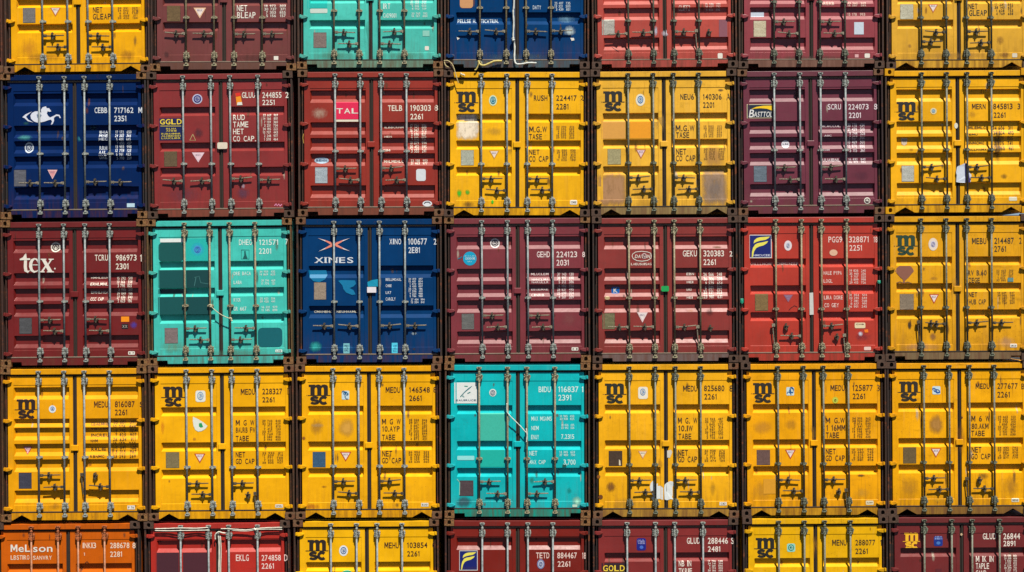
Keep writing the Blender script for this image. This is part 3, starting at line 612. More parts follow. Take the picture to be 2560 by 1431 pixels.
# ---- second row
add(1,0,(0,44,94),'dark navy blue container with a white galloping horse emblem',aa(240,540,685,830,1120),(372,608,798,1032),((-1,1085),(-1,1085),(1,1075),(1,1078)),810,
 [('G',[(400,372),(432,362),(440,380),(462,380),(482,410),(465,414),(448,408),(440,430),(452,452),(470,468),(500,455),(530,438),(560,443),(573,472),(562,474),(552,454),(528,454),(507,470),(508,500),(495,528),(478,536),(490,505),(480,487),(455,492),(420,505),(390,512),(350,515),(320,505),(292,480),(286,450),(300,425),(330,410),(365,408),(388,422),(385,395)],(222,226,240),'logo'),
  ('G',[(210,465),(240,438),(300,412),(258,445),(244,462),(268,490),(312,514),(262,502),(232,474)],(222,226,240),'logo'),('G',[(345,440),(372,430),(392,446),(380,466),(352,470)],(120,140,170),'logo_detail',.006),
  ('O',267,750,43,52,(200,210,220),(20,40,90)),('P',133,962,243,1115,(112,112,120)),('W',447,960,540,1048,(235,190,190),(225,150,155)),
  ('T','CEBB',890,372,1008,425),('T','717162',1075,372,1255,425),('T','M',1303,372,1338,425),('T','2351',1075,450,1192,503),('B',930,590,1010,690,3,1),('B',930,735,1000,865,3,1),('B',1080,588,1230,868,8,2),
  ('S',1195,1275,1268,1312,(190,220,235)),('X',130,615,335,700,(60,150,150),.8,10),('X',200,500,290,545,(30,100,90),.7),('X',820,520,930,600,(20,70,70),.6),('X',710,625,780,710,(0,110,130),.9)],notch='rect',dirt=.2,ink=(215,222,230),cast=2,post=(52,48,50),rust=.1,tab=False)
add(1,1,(142,48,50),'red container with a navy sign of yellow lettering and an orange seal',bb(365,700,935),(352,615,795,1058),((-1,1065),(-1,1062),(1,1045),(1,1055)),905,
 [('O',483,293,47,47,(190,190,215),(20,30,130)),('O',483,293,36,36,(24,36,140),(190,190,215)),('S',125,475,340,682,(14,28,84),'sign_panel'),('T','GGLD',132,482,335,532,(250,220,50)),('L',[(135,548),(330,548)],6,(210,190,60),'lettering'),('B',190,565,285,605,2,1,(220,200,60)),('B',145,612,325,675,3,1,(220,200,60)),
  ('L',[(440,625),(466,682),(412,682),(440,625)],5,(205,190,130),'icon'),('P',173,788,290,928,(120,100,72)),('W',432,797,550,890,(235,205,215),(235,205,215)),
  ('R',675,703,770,765,(225,215,195),'tag',.034),('G',[(840,240),(885,235),(908,350),(855,352)],(245,150,20),'seal_tag'),('G',[(842,238),(885,233),(893,262),(846,272)],(225,45,30),'seal_tag',.006),('G',[(862,325),(903,322),(908,350),(856,352)],(225,225,215),'seal_tag',.006),
  ('T','GLUU',903,228,1025,283),('T','244855',1095,228,1275,283),('T','2',1312,228,1342,283),('T','2251',1095,300,1215,350),('T','RUD',820,440,930,492),('T','TAME',820,505,962,560),('T','HET',820,572,918,625),('T','CO CAP.',820,640,1035,692),('B',1100,432,1240,692,8,2),
  ('L',[(1210,1298),(1225,1280),(1235,1300),(1250,1282),(1262,1302),(1278,1285)],9,(240,150,190),'chalk_mark'),('X',420,540,560,690,(80,35,50),.8),('X',820,1100,1010,1260,(90,60,90),.7),('X',120,1080,600,1320,(110,60,80),.45),('X',890,1080,940,1150,(190,180,200),.8,20)],notch='rect',dirt=.35,ink=WH,cast=1,post=(74,46,34),sillcol=(132,62,48))
add(1,2,(152,48,38),'brick red container with a pink square logo of white letters',aa(210,510,658,805,1105),(388,625,820,1060),((1,950),(-1,1055),(1,945),(-1,1055)),785,
 [('S',395,322,608,485,(228,34,82),'logo_panel'),('T','TAL',400,380,602,430,WH),('S',395,487,608,507,(232,222,200),'logo_stripe'),('O',257,870,68,30,(170,195,215),None),('B',205,858,305,882,1,1,(60,90,130)),('P',200,938,313,1085,(190,202,210)),('R',1150,952,1240,1065,(215,220,225)),('O',1255,1278,45,27,(225,230,235),None),('L',[(1225,1278),(1240,1265),(1268,1264),(1285,1278)],10,(20,30,50),'sticker_mark'),
  ('T','TELB',885,352,1018,405),('T','190303',1095,350,1288,405),('T','8',1322,350,1355,402),('T','2261',1095,432,1218,485),('B',850,545,1030,572,1,1),('B',852,640,920,660,1,1),('B',835,768,905,792,1,1),('B',845,868,1028,897,1,1),('B',1090,530,1245,805,7,2),('B',1098,860,1255,915,2,2),
  ('X',130,350,350,505,(200,170,150),.8,26),('L',[(90,620),(84,660),(92,710)],6,(190,150,60),'scratch'),('X',140,50,210,90,(50,15,15),.9)],notch='rect',dirt=.22,ink=(240,228,210),cast=0,post=(96,60,40),sillcol=(128,62,44))
add(1,3,(250,184,34),'yellow container with small green paint marks low on one door',bb(430,682,930),(370,612,803,1038),((1,1045),(-1,1155),(1,1045),(-1,1150)),905,
 [('M',118,222,342,412),('O',480,307,38,50,(210,228,190),None),('O',480,307,27,38,(30,120,140),(160,210,220)),('X',112,480,362,692,(250,225,190),.85,9),('X',112,430,362,500,(130,90,100),.5,9),('X',100,470,370,700,(250,232,205),.95,12),('X',110,425,365,500,(250,240,230),.98,14),('X',210,480,365,640,(252,240,225),.98,18),
  ('P',180,777,297,916,(200,202,180)),('W',443,778,540,862,(215,160,60)),('T','RUSH',865,258,992,308),('T','224417',1075,258,1268,308),('T','2',1303,258,1332,308),('T','2281',1075,338,1195,390),('T','M.G.W',820,552,988,605),('T','TASE',820,622,942,672),('T','NET',820,768,918,815),('T','CO CAP',820,830,1003,882),('B',1075,545,1245,668,6,2,(120,84,24)),('B',1080,765,1258,878,5,2,(120,84,24)),
  ('X',128,1120,200,1240,(60,190,20),1.0,14),('X',205,1130,275,1210,(70,180,30),1.0,14),('O',475,1262,12,18,(70,190,30),None),('R',1205,1245,1272,1288,WH),('T','CMS',1215,1257,1262,1275,(20,20,30)),('O',1335,905,24,16,(200,80,60),None),('X',170,1240,330,1330,(90,60,20),.8,14),('X',360,540,600,660,(215,160,40),.7),('X',600,680,700,850,(160,120,30),.7,12)],notch='tri',dirt=.35,cast=1,ink=(54,38,18),post=(70,40,32))
add(1,4,(242,184,64),'pale yellow container with big grey-brown stains on its lower panels',bb(422,670,922),(380,618,807,1045),((1,1035),(-1,1140),(1,1035),(-1,1140)),895,
 [('M',125,218,345,405),('O',493,302,44,57,(235,228,205),None),('O',493,300,28,38,(60,120,180),(210,225,235)),('S',128,497,352,668,(222,160,70),'paint_patch'),('S',396,495,592,665,(240,158,22),'paint_patch'),('P',187,765,307,908,(190,178,130)),('W',450,768,547,858,(190,110,70),(235,205,205)),
  ('T','NEU6',870,245,998,298),('T','140306',1083,245,1258,298),('T','A',1303,240,1338,302),('T','2201',1083,322,1192,375),('T','M.G.W',825,540,1003,595),('T','TASE',830,605,953,658),('T','NET',830,760,925,815),('T','CO CAP',828,822,1012,878),('B',1088,540,1262,655,6,2,(140,100,40)),('B',1090,755,1280,870,5,2,(140,100,40)),
  ('X',50,940,400,1345,(176,130,88),.95,5),('X',60,1010,380,1340,(150,118,100),.6,14),('X',1035,900,1345,1345,(160,130,104),.98,4),('X',1060,960,1330,1330,(128,118,116),.6,9),('X',1040,640,1330,1040,(196,142,84),.7,4),('X',1210,190,1290,230,(110,80,40),.9,16),('X',60,1310,1320,1345,(110,100,70),.8),('X',600,380,760,660,(190,150,80),.6,14)],notch='tri',dirt=.6,rust=.4,cast=1,ink=(60,46,26),post=(60,44,36),sillcol=(150,126,74))
add(1,5,(112,48,66),'plum purple container with a navy sign under a yellow swoosh',aa(200,498,648,797,1090),(365,605,800,1035),((1,940),(-1,1050),(1,935),(-1,1048)),775,
 [('S',103,341,345,475,(212,200,160),'sign_border',.0028),('S',109,347,345,469,(18,36,58),'sign_panel',.0042),('G',[(140,390),(190,368),(255,357),(343,355),(343,404),(290,385),(225,380),(175,384)],(250,205,20),'logo',.006),('T','B',120,392,165,465,(228,228,225),.18),('T','ASTTOL',166,412,338,462,(228,228,225),.15),
  ('O',470,718,38,38,(222,220,228),None),('B',445,708,495,728,1,1,(60,30,70)),('P',170,925,287,1073,(118,132,144)),('O',1235,1250,30,30,WH,(60,30,40)),('T','SCRU',863,340,988,392),('T','224073',1058,340,1248,392),('T','8',1298,338,1328,392),('T','2201',1062,420,1180,472),
  ('B',820,535,990,562,1,1),('B',832,630,900,650,1,1),('B',825,765,880,785,1,1),('B',820,850,985,888,1,1),('B',1055,520,1215,800,7,2),('B',1065,848,1225,900,2,2),('O',735,1330,12,10,(225,215,220),None),('X',1080,950,1290,1080,(90,35,60),.5)],notch='rect',dirt=.28,ink=(228,214,218),cast=0,rod='g',post=(62,36,38))
add(1,6,(246,180,36),'yellow container with a torn white and blue paper hanging at its door seam',aa(200,500,645,795,1080),(375,612,803,1033),((1,935),(-1,1045),(1,935),(-1,1035)),770,
 [('M',120,318,340,492),('O',485,407,30,30,(225,210,160),None),('O',485,407,17,19,(60,120,160),(190,215,225)),('G',[(185,660),(245,660),(240,715),(215,732),(192,715)],(215,195,170),'sticker'),('B',193,670,238,700,2,1,(90,80,100)),('P',188,922,300,1070,(208,208,195)),
  ('T','MERN',848,338,975,388),('T','845813',1048,335,1230,388),('T','3',1277,335,1302,388),('T','2261',1052,418,1168,468),('B',810,548,985,580,1,1),('B',820,618,900,640,1,1),('B',815,693,970,722,1,1),('B',820,758,985,785,1,1),('B',1050,545,1240,785,5,2),
  ('X',1040,480,1150,980,(60,40,20),.85,9),('X',1100,980,1200,1060,(90,60,20),.7,14),('R',1195,1215,1270,1252,(220,215,190)),('G',[(700,935),(712,925),(735,918),(760,908),(775,900),(808,898),(815,940),(818,985),(838,1010),(830,1078),(770,1082),(720,1080),(693,1076),(698,1010),(692,985)],(205,214,228),'torn_paper',.031),('G',[(776,900),(806,897),(812,990),(828,1078),(780,1080)],(58,48,120),'torn_paper',.036),('O',697,545,17,27,(226,220,200),None),('X',240,740,310,800,(150,100,30),.6),('X',810,390,900,490,(200,140,30),.6)],notch='tri',dirt=.35,cast='paint',ink=(60,40,18),post=(98,66,34))
# ---- third row
add(2,0,(118,32,36),'dark red container lettered tex in large white serif letters',aa(230,535,682,828,1125),(370,603,803,1035),((1,980),(-1,1082),(1,972),(-1,1080)),805,
 [('L',[(243,355),(240,420),(238,480),(243,515),(262,528),(280,515)],[6,28,30,30,20,4],WH,'logo'),('G',[(186,405),(215,392),(236,358),(236,400),(284,400),(284,416),(186,418)],WH,'logo',.0062),
  ('L',[(302,462),(362,462),(360,430),(345,410),(325,404),(302,418),(290,445),(288,478),(298,512),(322,528),(350,520),(366,500)],[6,10,20,16,14,26,30,30,26,18,10,4],WH,'logo',.0055),
  ('G',[(382,404),(436,404),(436,412),(428,414),(452,452),(470,418),(458,412),(458,404),(506,404),(506,412),(488,416),(458,462),(492,520),(508,524),(508,532),(442,532),(442,524),(452,522),(432,484),(408,520),(420,524),(420,532),(372,532),(372,524),(388,520),(424,470),(394,416),(382,412)],WH,'logo',.0066),('O',516,497,7,8,WH,None),
  ('O',518,295,48,47,(225,218,205),(60,30,30)),('P',183,962,297,1110,(96,96,98)),('S',1140,948,1215,998,(255,150,10)),('S',1145,1018,1205,1063,(30,26,28)),('T','XX',1152,1028,1198,1054,(180,170,160)),('X',1210,980,1305,1080,(70,70,190),.8),('R',1207,1275,1270,1308,WH),('T','E 7',1216,1283,1262,1300,(40,20,20)),
  ('T','TCRU',893,365,1015,422),('T','986973',1090,365,1285,422),('T','1',1320,365,1338,430),('T','2301',1090,447,1213,503),('B',850,572,1015,597,1,1),('B',850,628,1015,665,1,1),('B',850,708,1012,738,1,1),('T','CCC CAP',850,768,972,800),('B',1095,572,1240,822,7,2)],notch='rect',dirt=.2,ink=(236,224,208),cast=2,post=(92,50,38))
add(2,1,(74,202,190),'turquoise container with dark green painted-over squares on one door',bb(425,675,925),(365,602,790,1030),((1,1060),(-1,1165),(1,1165),(-1,1055)),845,
 [('S',133,213,352,250,(230,238,235),'paint_patch',.004),('R',117,250,352,432,(8,84,82),'paint_patch'),('S',118,508,352,680,(6,80,80),'paint_patch'),('S',378,508,592,680,(8,66,68),'paint_patch'),('S',115,762,352,935,(8,82,82),'paint_patch'),('S',380,762,592,935,(6,72,74),'paint_patch'),('S',115,690,352,735,(6,60,66),'paint_patch'),
  ('S',380,215,590,425,(30,184,176),'paint_patch'),('O',485,315,62,62,(30,176,190),None),('O',485,317,40,42,(60,164,205),(60,120,205)),('L',[(470,580),(455,660)],5,(70,130,130),'scratch'),('L',[(455,580),(500,570),(515,630),(585,640)],5,(60,120,120),'scratch'),('P',178,1057,297,1200,(150,132,130)),('R',1055,1052,1282,1235,(4,98,108),'paint_patch'),('R',1218,1258,1283,1285,(220,236,228)),('T','LOE',1228,1264,1272,1279,(60,140,130)),
  ('T','DHEO',875,222,998,275),('T','121571',1065,222,1248,275),('T','7',1312,215,1335,270),('T','2201',1062,305,1182,358),('L',[(897,320),(970,320),(970,405),(897,405),(897,320)],4,(30,90,90),'icon'),('G',[(925,330),(938,332),(940,360),(955,400),(912,400),(925,370)],(20,90,90),'icon'),
  ('T','DRE BACA',825,525,985,560),('T','LABA',825,610,900,643),('T','RYCR',825,775,890,808),('T','GR 667',825,855,945,893),('B',1068,515,1215,568,2,2),('B',1085,598,1215,655,2,2),('B',1072,768,1215,822,2,2),('B',1088,848,1235,905,2,2),('X',90,1150,420,1320,(120,160,130),.6,8),('X',380,1240,1300,1340,(100,150,130),.5)],notch='rect',dirt=.42,ink=(215,240,232),cast=2,rod='y',post=(140,108,52))
add(2,2,(0,62,112),'blue container with an orange and white crossed-blades logo above white lettering',[(468,'a'),(845,'a')],(378,615,805,1045),((-1,1035),(-1,1035),(1,1032),(1,1032)),808,
 [('G',[(225,210),(300,230),(360,252),(374,270),(360,288),(300,312),(230,335),(300,298),(345,271),(300,243)],(235,140,120),'logo'),('G',[(525,210),(455,230),(395,252),(380,270),(395,288),(455,312),(527,333),(455,298),(408,271),(455,243)],(235,140,120),'logo'),
  ('G',[(225,210),(290,229),(300,243)],(230,225,228),'logo',.006),('G',[(525,210),(462,229),(452,243)],(230,225,228),'logo',.006),('G',[(230,335),(290,314),(300,298)],(230,225,228),'logo',.006),('G',[(527,333),(462,314),(452,298)],(230,225,228),'logo',.006),
  ('T','X',195,390,278,443),('T','I',288,390,306,443),('T','N',326,390,408,443),('T','E',424,390,482,443),('T','S',500,390,558,443),('L',[(283,392),(312,392)],5,(215,222,230),'logo'),('L',[(283,441),(312,441)],5,(215,222,230),'logo'),('L',[(318,392),(340,392)],5,(215,222,230),'logo'),('L',[(396,392),(418,392)],5,(215,222,230),'logo'),('L',[(193,441),(222,441)],5,(215,222,230),'logo'),
  ('P',190,628,300,788,(178,158,138)),('G',[(415,612),(440,605),(575,608),(583,640),(560,665),(522,680),(560,700),(580,740),(545,745),(490,722),(465,690),(455,655)],(0,120,168),'paint_patch'),('G',[(135,512),(300,512),(312,560),(290,600),(240,625),(180,615),(145,575)],(0,118,165),'paint_patch'),
  ('G',[(693,622),(735,605),(790,596),(790,665),(695,668)],(10,150,185),'tape',.03),('S',690,670,775,723,(232,226,232),'tag',.032),('B',187,893,355,918,1,1,(214,210,190)),('B',400,893,592,918,1,1,(214,210,190)),('S',465,1200,523,1295,(120,190,200)),('B',475,1215,513,1280,3,1,(30,80,110)),('S',920,1195,975,1293,(80,205,235)),('B',935,1215,968,1285,3,1,(20,90,140)),
  ('X',120,1155,285,1305,(20,150,150),1.0,5),('X',380,1190,600,1300,(0,110,175),.8),('T','XINO',898,215,1008,268),('T','100677',1075,212,1252,270),('T','2',1315,215,1340,270),('T','2E81',1077,295,1188,350),
  ('T','BELLMOAUL',863,587,1010,612),('T','CHBE',863,645,918,670),('T','LR7',863,710,915,735),('T','CARGLY',863,768,955,798),('B',1078,585,1210,770,8,2),('B',1100,778,1228,828,2,2),('X',1090,1085,1170,1130,(170,190,200),.9,22)],notch='rect',dirt=.2,ink=(215,222,230),cast=0,post=(70,50,40),rust=.1,tab=False)
add(2,3,(128,52,62),'maroon container with a round cyan sticker on one door',aa(195,495,645,792,1085),(378,618,810,1045),((1,938),(-1,1043),(1,938),(-1,1043)),770,
 [('O',498,257,46,46,(225,218,215),(60,50,60)),('O',262,402,64,66,(0,160,200),None),('B',215,372,315,388,1,1,(150,215,230)),('T','DDDOE',222,392,312,412,(215,235,240)),('B',240,425,280,440,1,1,(170,220,230)),('L',[(190,385),(165,400),(150,405)],10,(30,110,140),'sticker_mark'),('P',187,922,300,1068,(122,122,118)),('R',1220,1237,1283,1268,WH),('T','0 8',1228,1244,1276,1261,(50,30,30)),
  ('T','GEHD',893,335,1015,390),('T','224123',1077,335,1272,390),('T','8',1320,338,1345,388),('T','2031',1078,413,1198,468),('B',838,536,1003,565,1,1),('B',845,590,1003,640,2,1),('B',840,683,1000,708,1,1),('B',840,735,962,762,1,1),('B',1085,535,1240,785,7,2),('X',1090,860,1300,1080,(150,84,84),.5)],notch='rect',dirt=.3,ink=(236,216,212),cast=2,post=(78,54,44))
add(2,4,(142,54,52),'reddish brown container with a green tag at its seam and a white oval logo',aa(195,490,642,790,1080),(388,628,815,1058),((-1,1045),(-1,1042),(1,1045),(2,1045)),770,
 [('L',[(590,352),(560,340),(505,334),(450,340),(420,360),(415,380),(425,403),(460,422),(510,427),(560,420),(592,400),(596,375),(590,352)],6,WH,'logo'),('T','DAVAN',440,365,580,398,WH,.2),('O',530,378,24,26,(215,190,190),(120,50,50)),('T','LAEUSUISAG',405,443,597,465),('R',222,668,298,732,(0,96,178)),('T','K',242,678,280,722,WH),('O',182,773,25,17,(190,165,120),None),
  ('P',137,918,250,1065,(132,126,92)),('W',462,908,563,1005,(232,205,205),(236,225,222)),('R',688,660,760,712,(24,160,82),'tag',.034),('T','GEKU',893,325,1025,382),('T','320383',1087,325,1280,382),('T','2',1332,332,1358,382),('T','2261',1087,408,1208,463),('B',930,536,1000,565,1,1),('B',930,612,990,640,1,1),('B',930,685,978,712,1,1),('B',930,758,985,785,1,1),('B',1090,535,1265,785,6,2),
  ('X',1190,560,1310,620,(240,190,200),.8,14),('X',1090,860,1200,960,(80,30,30),.7),('X',1150,280,1280,310,(110,70,30),.9,18),('X',920,870,1010,920,(200,130,90),.6)],notch='rect',dirt=.4,ink=(240,226,214),cast=1,rod='y',post=(66,48,42),tab=False,sillcol=(112,92,90))
add(2,5,(186,58,46),'bright red container with white tape on its seam and a blue square swoosh sign',bb(400,652,903),(378,618,808,1045),((2,1030),(-1,1128),(1,1035),(-2,1125)),875,
 F_LOGO(127,178,335,398)+[('B',165,362,322,386,1,1,(215,220,235)),('O',490,280,36,48,(228,215,218),None),('O',490,280,20,30,(200,205,220),(170,172,195)),('O',918,347,38,30,(222,180,150),None),('B',140,440,350,470,1,1),('B',385,437,592,470,1,1),('P',182,737,300,892,(150,122,78)),('W',447,743,537,815,(150,96,120),(140,110,140)),('R',1118,1005,1218,1058,(228,210,170)),('B',1130,1015,1205,1030,1,1,(120,60,60)),
  ('G',[(1207,1072),(1242,1068),(1246,1098),(1212,1100)],(245,120,20),'sticker'),('X',1135,1075,1210,1145,(210,205,220),1.0,14),('R',1205,1232,1270,1265,(232,200,190)),('T','PGG9',870,195,1000,250),('T','328871',1063,193,1253,250),('T','18',1296,195,1330,250),('T','2251',1068,275,1190,328),('T','HALE PYPA',825,520,995,555),('T','LOGL',825,597,908,630),('T','LIRA DORE',828,750,1005,787),('T','CO GEY',833,822,968,860),('B',1068,505,1222,645,5,2),('B',1065,735,1232,870,5,2),
  ('L',[(497,888),(520,865),(550,845),(578,858)],5,(70,20,20),'scratch'),('X',1070,1080,1310,1200,(110,40,60),.6),('G',[(690,725),(725,722),(730,930),(692,932)],(205,205,200),'tape',.010),('X',1200,1270,1320,1310,(230,215,210),1.0,18)],notch='rect',dirt=.3,ink=(240,205,196),cast=1,rod='y',tab=False,post=(58,34,30))
add(2,6,(234,168,38),'weathered yellow container with a brown fan-shaped stain on one door',bb(382,632,882),(370,608,802,1035),((2,1000),(-1,1015),(1,1005),(1,1005)),860,
 [('M',112,180,335,368,(30,62,44)),('O',482,268,44,60,(232,215,195),None),('O',482,268,26,34,(215,210,222),(165,160,195)),('G',[(120,520),(140,490),(165,472),(265,472),(285,490),(300,520),(250,580),(215,612),(175,580)],(142,92,74),'stain_patch'),('L',[(135,632),(170,620),(205,634),(240,622),(280,636)],8,(140,95,50),'stain_patch'),('L',[(205,595),(208,630)],16,(142,92,74),'stain_patch',.0046),('P',170,738,297,882,(158,140,118)),('W',443,738,537,830),
  ('T','MEBU',848,208,982,265),('T','214487',1057,205,1243,262),('T','2',1292,205,1315,262),('T','2761',1057,283,1173,337),('T','RV B.60',812,512,985,560),('T','ZEGE',818,582,922,628),('T','NET',818,718,897,763),('T','HUB CAP',820,785,978,832),('B',1078,505,1237,618,5,2,(130,96,30)),('B',1088,712,1250,832,5,2,(130,96,30)),('S',1183,583,1237,620,(96,140,140),'paint_patch',.006),('R',1205,1205,1270,1238,WH),('T','DECS',1214,1213,1262,1230,(50,40,30)),
  ('X',120,10,260,60,(200,80,20),1.0,12),('X',380,470,410,530,(120,90,50),.8,16),('X',430,560,550,620,(190,130,30),.8,12),('X',100,1180,640,1290,(190,140,110),.6),('X',1040,1100,1300,1280,(210,160,120),.6),('X',430,1080,530,1200,(140,90,60),.8,10),('X',630,520,740,880,(150,110,40),.75,12),('X',230,965,290,1090,(50,40,25),.9,10),('X',800,880,1300,960,(230,190,80),.4)],notch='rect',dirt=.75,rust=.6,cast=1,ink=(60,52,34),post=(64,46,36),sillcol=(126,104,72))
# ---- fourth row
add(3,0,(242,168,4),'golden yellow container with closely ribbed doors, below the dark red one lettered tex',aa(237)+[(512,'c')]+aa(591,730,867,1137),(338,560,737,957),((1,1005),(-1,1105),(2,1000),(-1,1102)),848,
 [('M',128,342,328,510,(46,24,18)),('O',457,430,31,33,(225,232,235),None),('O',457,428,18,20,(30,90,170),(225,235,240)),('W',192,757,277,830,(200,70,60),(240,190,190)),('P',165,987,273,1123,(78,78,94)),('T','MEDU',820,362,942,415),('T','816087',1002,360,1175,412),('T','S',1220,365,1244,410),('T','2261',1002,433,1113,483),('B',790,548,945,580,1,1),('B',790,590,945,618,1,1),('B',790,645,943,680,1,1),('B',790,693,853,725,1,1),('B',790,768,920,803,1,1),('B',785,830,910,862,1,1),('B',985,530,1185,862,9,2,(110,76,14)),
  ('S',1112,1270,1177,1305,WH),('T','F 76',1120,1279,1168,1296,(30,26,24)),('X',410,1235,560,1325,(190,130,20),.7,10),('X',740,890,810,940,(180,100,20),.8,12),('X',815,955,855,1065,(60,40,14),.9,14)],notch='tri',dirt=.22,cast=2,ink=(70,32,14),post=(112,72,24))
add(3,1,(253,180,2),'bright yellow container with a green and white teardrop-shaped sticker',bb(410,718,955),(355,577,750,973),((1,1078),(-1,1170),(1,1075),(-2,1165)),935,
 [('M',132,232,340,405,(40,26,18)),('R',432,268,518,368,(232,232,222)),('O',474,316,28,38,(140,170,200),(232,235,225)),('G',[(410,497),(450,515),(500,545),(537,578),(515,605),(485,622),(455,627),(430,612),(415,580),(408,535)],(228,232,220),'leaf_sticker'),('G',[(462,555),(485,550),(498,585),(478,592),(462,580)],(40,160,90),'sticker_mark',.006),('W',420,818,518,903),('P',175,808,287,943,(152,136,96)),
  ('T','MEDU',827,253,950,303),('T','228327',1015,250,1188,300),('L',[(1234,246),(1260,246),(1260,300),(1234,300),(1234,246)],4,(60,34,14),'lettering'),('T','1',1241,254,1254,292),('T','2261',1015,325,1125,370),('T','M G W',783,525,945,572),('T','8AURB FW',783,588,952,635),('T','TABE',783,662,897,710),('T','NET',783,803,865,850),('T','GD CAP',783,862,947,908),('B',1015,522,1175,708,8,2,(116,78,10)),('B',1015,803,1195,908,5,2,(116,78,10)),
  ('R',1128,1260,1195,1290,WH),('T','DPMU',1134,1268,1188,1283,(90,60,20)),('X',120,500,170,680,(245,140,10),.7,8),('X',830,1320,960,1370,(245,200,160),.9,6),('X',400,670,445,715,(215,140,20),.9,14)],notch='tri',dirt=.12,cast=0,ink=(62,32,12),post=(104,66,28))
add(3,2,(253,180,4),'yellow container with a steel-blue plate and tan patches, beside the cyan one',bb(400,710,943),(342,565,745,964),((1,1058),(-1,1160),(1,1055),(-1,1160)),925,
 [('M',110,215,318,388,(38,26,18)),('Q',417,270,482,347,(10,90,140)),('X',115,478,280,690,(196,136,30),.85,6),('X',355,470,560,712,(222,164,60),.9,4),('X',120,545,290,600,(210,170,110),.7,14),('P',165,805,273,937,(70,108,142)),('W',402,803,500,888),('T','MEDU',800,237,927,287),('T','146548',1005,237,1185,285),('T','8',1216,237,1240,283),('T','2661',1005,310,1118,358),('T','M G W',767,515,932,562),('T','10.AYP',770,578,922,625),('T','TABE',768,652,882,700),('T','NET',770,793,857,842),('T','GD CAP',768,855,937,902),
  ('B',1003,515,1162,703,8,2,(116,78,10)),('B',1000,795,1180,900,5,2,(116,78,10)),('S',1110,1248,1173,1280,WH),('T','BAND',1117,1256,1166,1272,(30,40,60)),('X',100,55,210,95,(170,90,10),.9,12),('X',50,1240,260,1320,(190,90,10),.7,12),('X',225,1090,300,1125,(150,90,10),.8,14),('X',60,660,110,710,(150,80,20),.9,12),('X',660,1080,740,1200,(190,120,20),.7,10)],notch='tri',dirt=.3,rust=.4,cast=0,ink=(62,32,12),post=(84,48,28))
add(3,3,(0,188,194),'cyan container with a white square logo and a white cord across its seam',bb(395,708,942),(325,572,742,986),((1,1060),(-1,1165),(1,1165),(-1,1058)),860,
 [('S',108,198,305,380,(228,232,230),'logo_panel'),('L',[(160,325),(185,295),(180,320),(195,325)],9,(40,130,130),'logo'),('L',[(170,310),(205,275),(235,250),(262,228)],[5,8,10,3],(40,120,130),'logo',.0055),('L',[(195,230),(225,232)],9,(60,150,130),'logo'),('L',[(222,295),(248,282)],9,(40,130,130),'logo'),('B',120,345,298,364,1,1,(50,90,120)),
  ('O',443,287,31,33,(225,230,225),(120,130,150)),('S',335,465,550,705,(62,186,165),'paint_patch'),('S',335,785,545,935,(20,180,165),'paint_patch'),('X',355,800,535,938,(0,120,115),1.0,3),('R',133,838,282,875,(150,225,225)),('P',155,1055,272,1187,(96,80,84)),('X',100,1170,285,1310,(40,90,100),1.0,5),('L',[(130,1040),(155,1070),(152,1180)],6,(140,210,190),'scratch'),
  ('T','BIDU',843,233,948,282),('T','116837',1015,232,1190,282),('T','1',1216,232,1238,282),('T','2391',1015,305,1132,355),('T','MAX MGAMS',780,495,957,532),('T','NEM',780,578,843,613),('T','ENUY',778,655,845,693),('T','NET',762,795,830,835),('T','MAX CAP',757,875,903,910),('B',1028,482,1153,530,2,2),('B',1040,560,1153,608,2,2),('T','7.2315',1040,650,1153,690),('B',1025,795,1160,845,2,2),('T','3,700',1060,870,1165,915),
  ('X',1120,1170,1240,1300,(150,215,190),1.0,7),('X',1070,1100,1150,1190,(0,140,130),.8,12),('X',750,1000,820,1100,(40,130,110),.7,12),('G',[(1052,912),(1085,915),(1085,935),(1050,935)],(20,90,80),'scuff'),('R',1138,1262,1180,1285,(190,220,200))],notch='rect',dirt=.35,rust=.3,ink=(205,240,236),cast=2,rod='y',post=(92,72,48),sillcol=(20,150,134))
